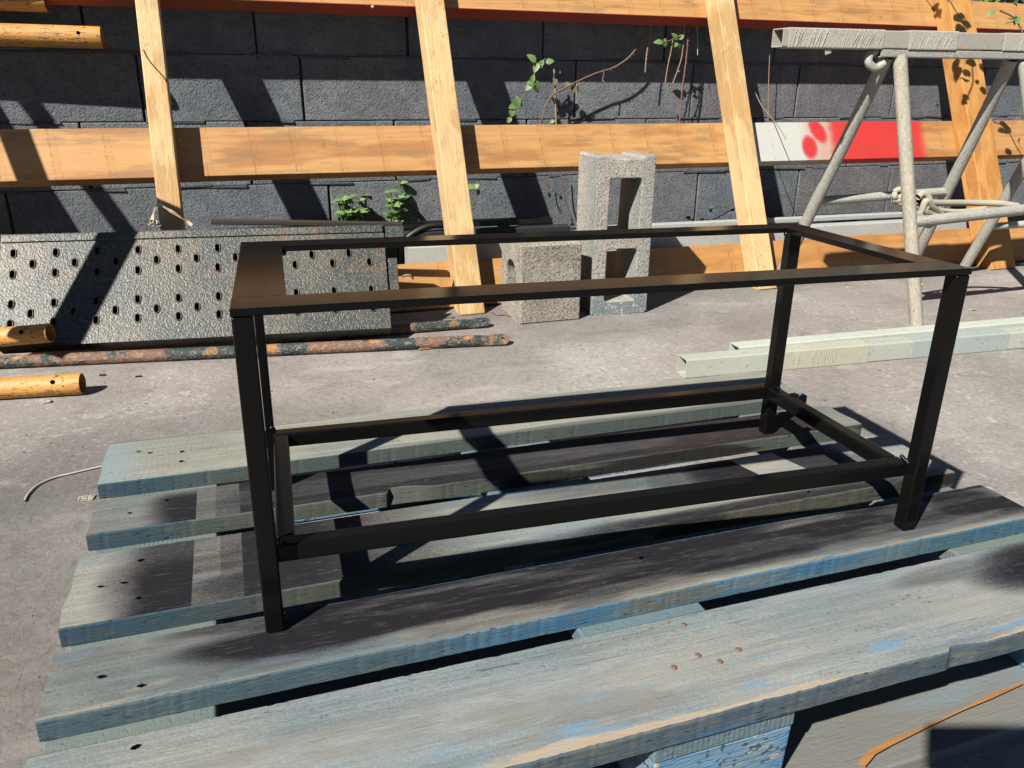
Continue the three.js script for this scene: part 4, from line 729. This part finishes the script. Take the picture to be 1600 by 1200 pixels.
function bramble(label, stems, leaves, group) { // stems: [pixel points, depth from the wall, radius, material, thorns]; leaves: [u, v, depth, direction angle, scale, material]
  const b0 = onZ(stems[0][0][0][0], stems[0][0][0][1], WALL + stems[0][1]);
  const t = thing('bramble', label, 'bramble', b0.toArray(), group);
  for (const [pts, dz, r, m, th] of stems) {
    const P = pts.map(([u, v, e = 0]) => onZ(u, v, WALL + dz + e).sub(b0)), gs = [rod(P, r, 6, 50)];
    if (th) { const c = new THREE.CatmullRomCurve3(P), n = Math.round(c.getLength() / 0.016); for (let i = 1; i < n; i++) { const p = c.getPointAt(i / n), tn = c.getTangentAt(i / n), side = V(rr(-1, 1), rr(-1, 1), rr(-0.2, 1)).cross(tn).normalize(), g = new THREE.ConeGeometry(r * 0.7, r * 3.2, 5); g.applyQuaternion(quatTo(side)); g.translate(p.x + side.x * r * 2, p.y + side.y * r * 2, p.z + side.z * r * 2); gs.push(g.toNonIndexed()); } }
    part('stem', mergeGeometries(gs.map((g) => { g.deleteAttribute('uv'); return g; })), m, t);
  }
  for (const [u, v, dz, ang, s, m] of leaves) {
    const o = part('leaf', LEAF[Math.floor(rnd() * 3)], m ?? (rnd() < 0.5 ? M.leaf : M.leafPale), t), p = onZ(u, v, WALL + dz).sub(b0), a = (ang * Math.PI) / 180;
    const dir = V(Math.cos(a), Math.sin(a), rr(-0.2, 0.35)).normalize(); o.scale.setScalar(s); aim(o, dir, V(rr(-0.4, 0.2), 0.6, 0.9)); o.position.copy(p).addScaledVector(dir, -0.016 * s);
  }
  return t;
}
bramble('thorny arched bramble cane with wilted leaves left of the wall centre', [
  [[[1012, 45], [1000, 66], [985, 87], [962, 104], [930, 115], [905, 126], [882, 138], [864, 148], [853, 165], [848, 182], [843, 200]], 0.075, 0.0035, M.stem, true],
  [[[866, 108], [867, 130], [868, 160], [869, 205]], 0.06, 0.0042, M.stemDry, false],
  [[[944, 108], [943, 118], [941, 126]], 0.08, 0.0022, M.stem, false],
], [[866, 128, 0.07, 250, 1.0, M.leafDry], [896, 140, 0.07, 270, 0.9, M.leafDry], [886, 133, 0.07, 230, 0.9, M.leafDry], [903, 138, 0.07, 290, 0.7, M.leafDry], [862, 190, 0.06, 200, 0.8, M.leaf], [874, 112, 0.08, 100, 0.5, M.leafDry], [942, 127, 0.08, 270, 0.4, M.stemDry]]);
bramble('short leafy bramble shoot with bright green leaves at the second post', [
  [[[795, 190], [805, 172], [818, 150], [832, 122], [845, 100], [852, 92]], 0.09, 0.0025, M.stem, false],
], [[832, 92, 0.1, 140, 1.1], [847, 97, 0.1, 60, 0.9], [838, 104, 0.1, 240, 1.0], [859, 96, 0.1, 20, 1.0], [845, 101, 0.1, 290, 0.8], [830, 130, 0.1, 160, 1.0], [838, 134, 0.1, 300, 1.3], [832, 124, 0.1, 80, 0.8], [826, 136, 0.1, 220, 1.0], [808, 160, 0.1, 100, 1.1], [802, 166, 0.1, 190, 1.1], [814, 164, 0.1, 320, 1.0], [800, 176, 0.1, 260, 1.0], [795, 188, 0.1, 230, 0.9]]);
bramble('hanging bramble canes with five pale leaves near the third post', [
  [[[1076, 30], [1075, 55], [1073, 85], [1070, 110], [1066, 140], [1064, 165], [1061, 196]], 0.10, 0.0032, M.stem, true],
  [[[1069, 36], [1068, 62], [1065, 90], [1058, 112], [1051, 131]], 0.11, 0.0022, M.stemDry, true],
  [[[1052, 60], [1048, 82], [1043, 106], [1039, 132]], 0.11, 0.0022, M.stemDry, true],
  [[[1035, 66], [1048, 63], [1053, 60], [1064, 56]], 0.12, 0.002, M.stem, false],
  [[[1018, 36], [1014, 62], [1010, 88], [1008, 113]], 0.08, 0.0026, M.stemDry, true],
  [[[1089, 40], [1090, 62], [1090, 86]], 0.08, 0.0016, M.string, false],
], [[1030, 66, 0.12, 175, 0.95], [1039, 69, 0.12, 280, 0.7], [1039, 62, 0.12, 60, 0.6], [1055, 58, 0.12, 130, 0.9], [1065, 57, 0.12, 40, 0.9], [1062, 74, 0.12, 300, 0.95], [1056, 70, 0.12, 250, 0.6], [1060, 110, 0.11, 20, 0.5], [1045, 148, 0.06, 90, 0.5]]);
bramble('low bramble cane with one bright leaf at the wall foot by the third post', [
  [[[1092, 352], [1110, 346], [1128, 336], [1150, 325], [1180, 318]], 0.06, 0.0022, M.stem, true],
], [[1075, 340, 0.06, 160, 0.9, M.leaf], [1082, 346, 0.06, 250, 0.8, M.leaf], [1104, 348, 0.08, 270, 1.0, M.leafPale], [1097, 344, 0.06, 170, 0.7, M.leaf], [1110, 328, 0.06, 110, 0.8, M.leaf], [1112, 324, 0.06, 40, 0.6, M.leaf], [1134, 323, 0.06, 120, 0.6, M.leaf], [1145, 328, 0.06, 190, 0.5, M.leaf]]);
bramble('thin reddish bramble cane hanging between the second post and the tall block', [
  [[[876, 262], [878, 290], [882, 310], [890, 332], [896, 352]], 0.05, 0.0024, M.stem, false],
  [[[850, 272], [852, 290], [856, 302]], 0.05, 0.002, M.stem, false],
], [[858, 304, 0.05, 300, 0.7, M.leafDry], [876, 325, 0.05, 260, 0.6, M.leaf], [858, 281, 0.05, 90, 0.5, M.leafDry]]);
bramble('dry bramble twig drooping over the white painted board', [
  [[[1178, 140, 0.05], [1190, 165, 0.15], [1204, 182, 0.25], [1218, 200, 0.38], [1228, 217, 0.44]], 0.05, 0.0018, M.stemDry, false],
  [[[1203, 78], [1201, 130], [1200, 192]], 0.07, 0.0018, M.stemDry, false],
], []);
bramble('small leafy shoot hugging the right edge of the second post', [[[[741, 320], [744, 308], [748, 296]], 0.1, 0.002, M.stem, false]], [[737, 292, 0.11, 170, 0.9, M.leafPale], [745, 290, 0.11, 40, 0.9, M.leafPale], [747, 300, 0.09, 300, 0.8, M.leaf]]);
// leafy shoots above the frame, out of view, that dapple the fourth post; and growth over the wall at the upper right
{
  const t = thing('bramble', 'leafy bramble growing over the top rail at the upper right corner', 'bramble', [4.3, 1.15, -0.1]);
  const O = t.position, up = (p, k) => p.clone().addScaledVector(SUN, -k);
  const spots = [[1462, 20], [1455, 14], [1470, 28], [1500, 24], [1504, 20], [1496, 40], [1492, 44], [1508, 42], [1518, 40], [1500, 92], [1497, 100], [1524, 96], [1530, 106], [1516, 112], [1506, 122], [1524, 124], [1530, 138], [1508, 146], [1503, 156], [1545, 190], [1575, 196], [1572, 205], [1580, 235], [1590, 220], [1568, 200]];
  const px = (u, v) => (u > 1530 || u < 1475 ? boardPoint(u, v) : meet(u, v, LN, V(0, 0, ZF)));
  for (const [u, v] of spots) { const o = part('leaf', LEAF[Math.floor(rnd() * 3)], M.leaf, t); o.scale.setScalar(rr(1.1, 1.7)); const a = rr(0, 6.28); aim(o, V(Math.cos(a), rr(-0.9, 0.2), 0.3 * Math.sin(a)), SUN.clone().negate().add(V(rr(-0.5, 0.5), rr(-0.3, 0.3), rr(-0.5, 0.5)))); o.position.copy(up(px(u, v), 0.62)).sub(O); }
  const stem = (pts, k) => part('stem', rod(pts.map(([u, v]) => up(px(u, v), k).sub(O)), 0.003, 6, 30), M.stem, t);
  stem([[1538, 60], [1520, 96], [1520, 130], [1512, 150]], 0.62); stem([[1552, 190], [1572, 200], [1586, 225], [1598, 245]], 0.62); stem([[1480, -5], [1498, 24], [1512, 46]], 0.62); stem([[1440, -10], [1462, 20], [1470, 40]], 0.62);
  const mass = []; for (let k = 0; k < 420; k++) { const g = LEAF[k % 3].clone(); const s = rr(0.7, 1.4); const m = new THREE.Object3D(); m.scale.setScalar(s); aim(m, V(rr(-1, 1), rr(-1, 0.6), rr(-0.3, 1)), V(rr(-0.6, 0.4), 0.5, 0.9)); m.position.set(rr(3.7, 5.4), 1.08 + Math.abs(rr(-0.02, 0.14)), rr(-0.31, -0.22)).sub(O); m.updateMatrix(); g.applyMatrix4(m.matrix); mass.push(g); }
  const mm = part('foliage', mergeGeometries(mass), M.leaf, t); mm.userData.kind = 'stuff';
}
function weed(label, x, z, n, h, spread) {
  const t = thing('weed', label, 'weed', [x, 0, z]);
  const tops = []; for (let k = 0; k < n; k++) tops.push([rr(-spread, spread), h * rr(0.6, 1), rr(-0.05, 0.05)]);
  const gs = tops.map((q) => { const g = rod([V(q[0] * 0.3, 0, 0), V(q[0] * 0.6, q[1] * 0.6, q[2] * 0.5), V(...q)], 0.0024, 5, 10); g.deleteAttribute('uv'); return g; });
  part('stem', mergeGeometries(gs), M.leaf, t);
  for (const q of tops) for (let k = 0; k < 9; k++) { const o = part('leaf', LEAF[k % 3], rnd() < 0.6 ? M.leafPale : M.leaf, t), a = k * 2.4 + rr(0, 0.6), lev = 1 - Math.floor(k / 3) * 0.17; o.scale.setScalar(rr(0.85, 1.3) * (k < 3 ? 0.8 : 1.2)); aim(o, V(Math.cos(a), rr(0.0, 0.5), Math.sin(a)), V(0, 1, 0.4)); o.position.set(q[0] * lev, q[1] * lev, q[2] * lev); }
}
weed('wide leafy green weed growing by the wall above the scaffold plank', onZ(545, 330, -0.25).x, -0.25, 10, 0.33, 0.1);
weed('narrow green weed beside the right end of the scaffold plank', onZ(618, 320, -0.25).x, -0.25, 5, 0.36, 0.04);

// ---------------------------------------------------------------- small things on the ground
solo('string', rod([[38, 783], [44, 772], [60, 757], [85, 746], [110, 740], [135, 734], [162, 728]].map(([u, v]) => onGround(u, v, 0.003)), 0.0019, 8, 60), M.string, 'greyish white string lying on the concrete left of the pallet', 'string');
{
  const t = thing('crumpled_tape', 'crumpled strip of beige masking tape hanging at the foot of the first post', 'tape', [0.95, 0.3, 0.36]);
  const O = t.position, z0 = 0.335, strip = (pts, w) => { const P = pts.map(([u, v, e = 0]) => onZ(u, v, z0 + e).sub(O)), c = new THREE.CatmullRomCurve3(P), N = 36, pos = [], ix = []; for (let i = 0; i <= N; i++) { const p = c.getPointAt(i / N), tn = c.getTangentAt(i / N), s = V(0, 0, 1).cross(tn).normalize(), k = w * (0.8 + 0.35 * Math.sin(i * 0.6)); pos.push(p.x - s.x * k, p.y - s.y * k, p.z + 0.004 * Math.sin(i * 0.7), p.x + s.x * k, p.y + s.y * k, p.z + 0.006 * Math.cos(i * 0.5)); } for (let i = 0; i < N; i++) ix.push(i * 2, i * 2 + 1, i * 2 + 2, i * 2 + 2, i * 2 + 1, i * 2 + 3); const g = new THREE.BufferGeometry(); g.setAttribute('position', new THREE.Float32BufferAttribute(pos, 3)); g.setIndex(ix); g.computeVertexNormals(); return g; };
  part('tape', mergeGeometries([strip([[236, 352], [238, 340], [242, 326], [248, 320], [262, 327], [280, 338], [300, 352]], 0.0045), strip([[236, 353], [238, 347], [246, 349], [247, 353]], 0.007)]), M.paper, t);
}
solo('wood_chip', boxUV(rough(rbox(0.05, 0.006, 0.01, 0.002, 2), 0.001, 60, 3)), M.split, 'small splinter of pale wood on the concrete by the long rusty tube', 'wood chip').position.copy(onGround(668, 544, 0.004));
scene.children.at(-1).rotation.y = 0.1;
solo('twig', rod([[768, 488], [778, 492], [790, 492], [802, 496]].map(([u, v]) => onGround(u, v, 0.003)), 0.0022, 6, 20), M.stem, 'reddish twig on the concrete left of the short cement block', 'twig');
solo('leaf', LEAF[1].clone().rotateX(-1.3).scale(0.9, 0.9, 0.9), std({ color: 0xd8c23a, side: THREE.DoubleSide }), 'small fallen yellow leaf on the concrete beside the trestle front leg', 'leaf').position.copy(onGround(1441, 446, 0.004));
for (const [u, v, l] of [[1328, 449, 'whitish flake of mortar on the concrete left of the trestle front leg'], [1520, 484, 'small white flake of mortar right of the table frame corner'], [135, 778, 'white flake of dried mortar on the concrete beside the string end'], [70, 628, 'pale flake of mortar under the lowest yellow tube']]) { solo('mortar_flake', boxUV(rough(rbox(0.026, 0.005, 0.016, 0.002, 2), 0.003, 90, u)), M.cement, l, 'mortar flake').position.copy(onGround(u, v, 0.002)); }
for (const [u, v, l] of [[160, 586, 'small black chip on the concrete nearest the lowest yellow tube end'], [216, 588, 'black chip on the concrete right of the yellow tube end']]) { solo('paint_chip', boxUV(rough(rbox(0.016, 0.003, 0.007, 0.001, 1), 0.001, 90, u)), M.black, l, 'paint chip').position.copy(onGround(u, v, 0.002)); }
{ // grit on the concrete
  const g = rough(new THREE.IcosahedronGeometry(0.0024, 0), 0.0008, 300, 5), n = 1800, im = new THREE.InstancedMesh(g, M.cement, n), o = new THREE.Object3D(), col = new THREE.Color();
  for (let i = 0; i < n; i++) { o.position.set(rr(0.2, 4.4), 0.0006, rr(0.35, 2.6)); o.rotation.set(rr(0, 6), rr(0, 6), rr(0, 6)); o.scale.setScalar(Math.pow(rnd(), 4) * 0.9 + 0.25); o.updateMatrix(); im.setMatrixAt(i, o.matrix); const k = rnd() < 0.4 ? rr(0.25, 0.5) : rr(0.7, 1.1); im.setColorAt(i, col.setRGB(k, k * 0.96, k * 0.92)); }
  im.name = 'grit'; im.castShadow = im.receiveShadow = true; im.userData = { label: 'fine grit and crumbs scattered over the concrete yard', category: 'grit', kind: 'stuff' }; scene.add(im);
}
{ // unseen oversized phone slab, standing in for the photographer, shades the pallet's corner
  const g = meet(1448, 1133, V(0, 1, 0), V(0, 0.024, 0)), k = C0.clone().addScaledVector(F, -0.008).sub(g).dot(F) / -SUN.dot(F), X = g.clone().addScaledVector(SUN, -k);
  const t = thing('phone', 'unseen oversized phone slab standing in for the photographer, its shadow falls at the lower right', 'phone', X.toArray()); t.quaternion.copy(camera.quaternion);
  part('phone_slab', boxUV(rbox(0.19, 0.13, 0.009, 0.004, 3).translate(0.095, -0.065, -0.0005)), M.phone, t);
}
renderer.render(scene, camera);
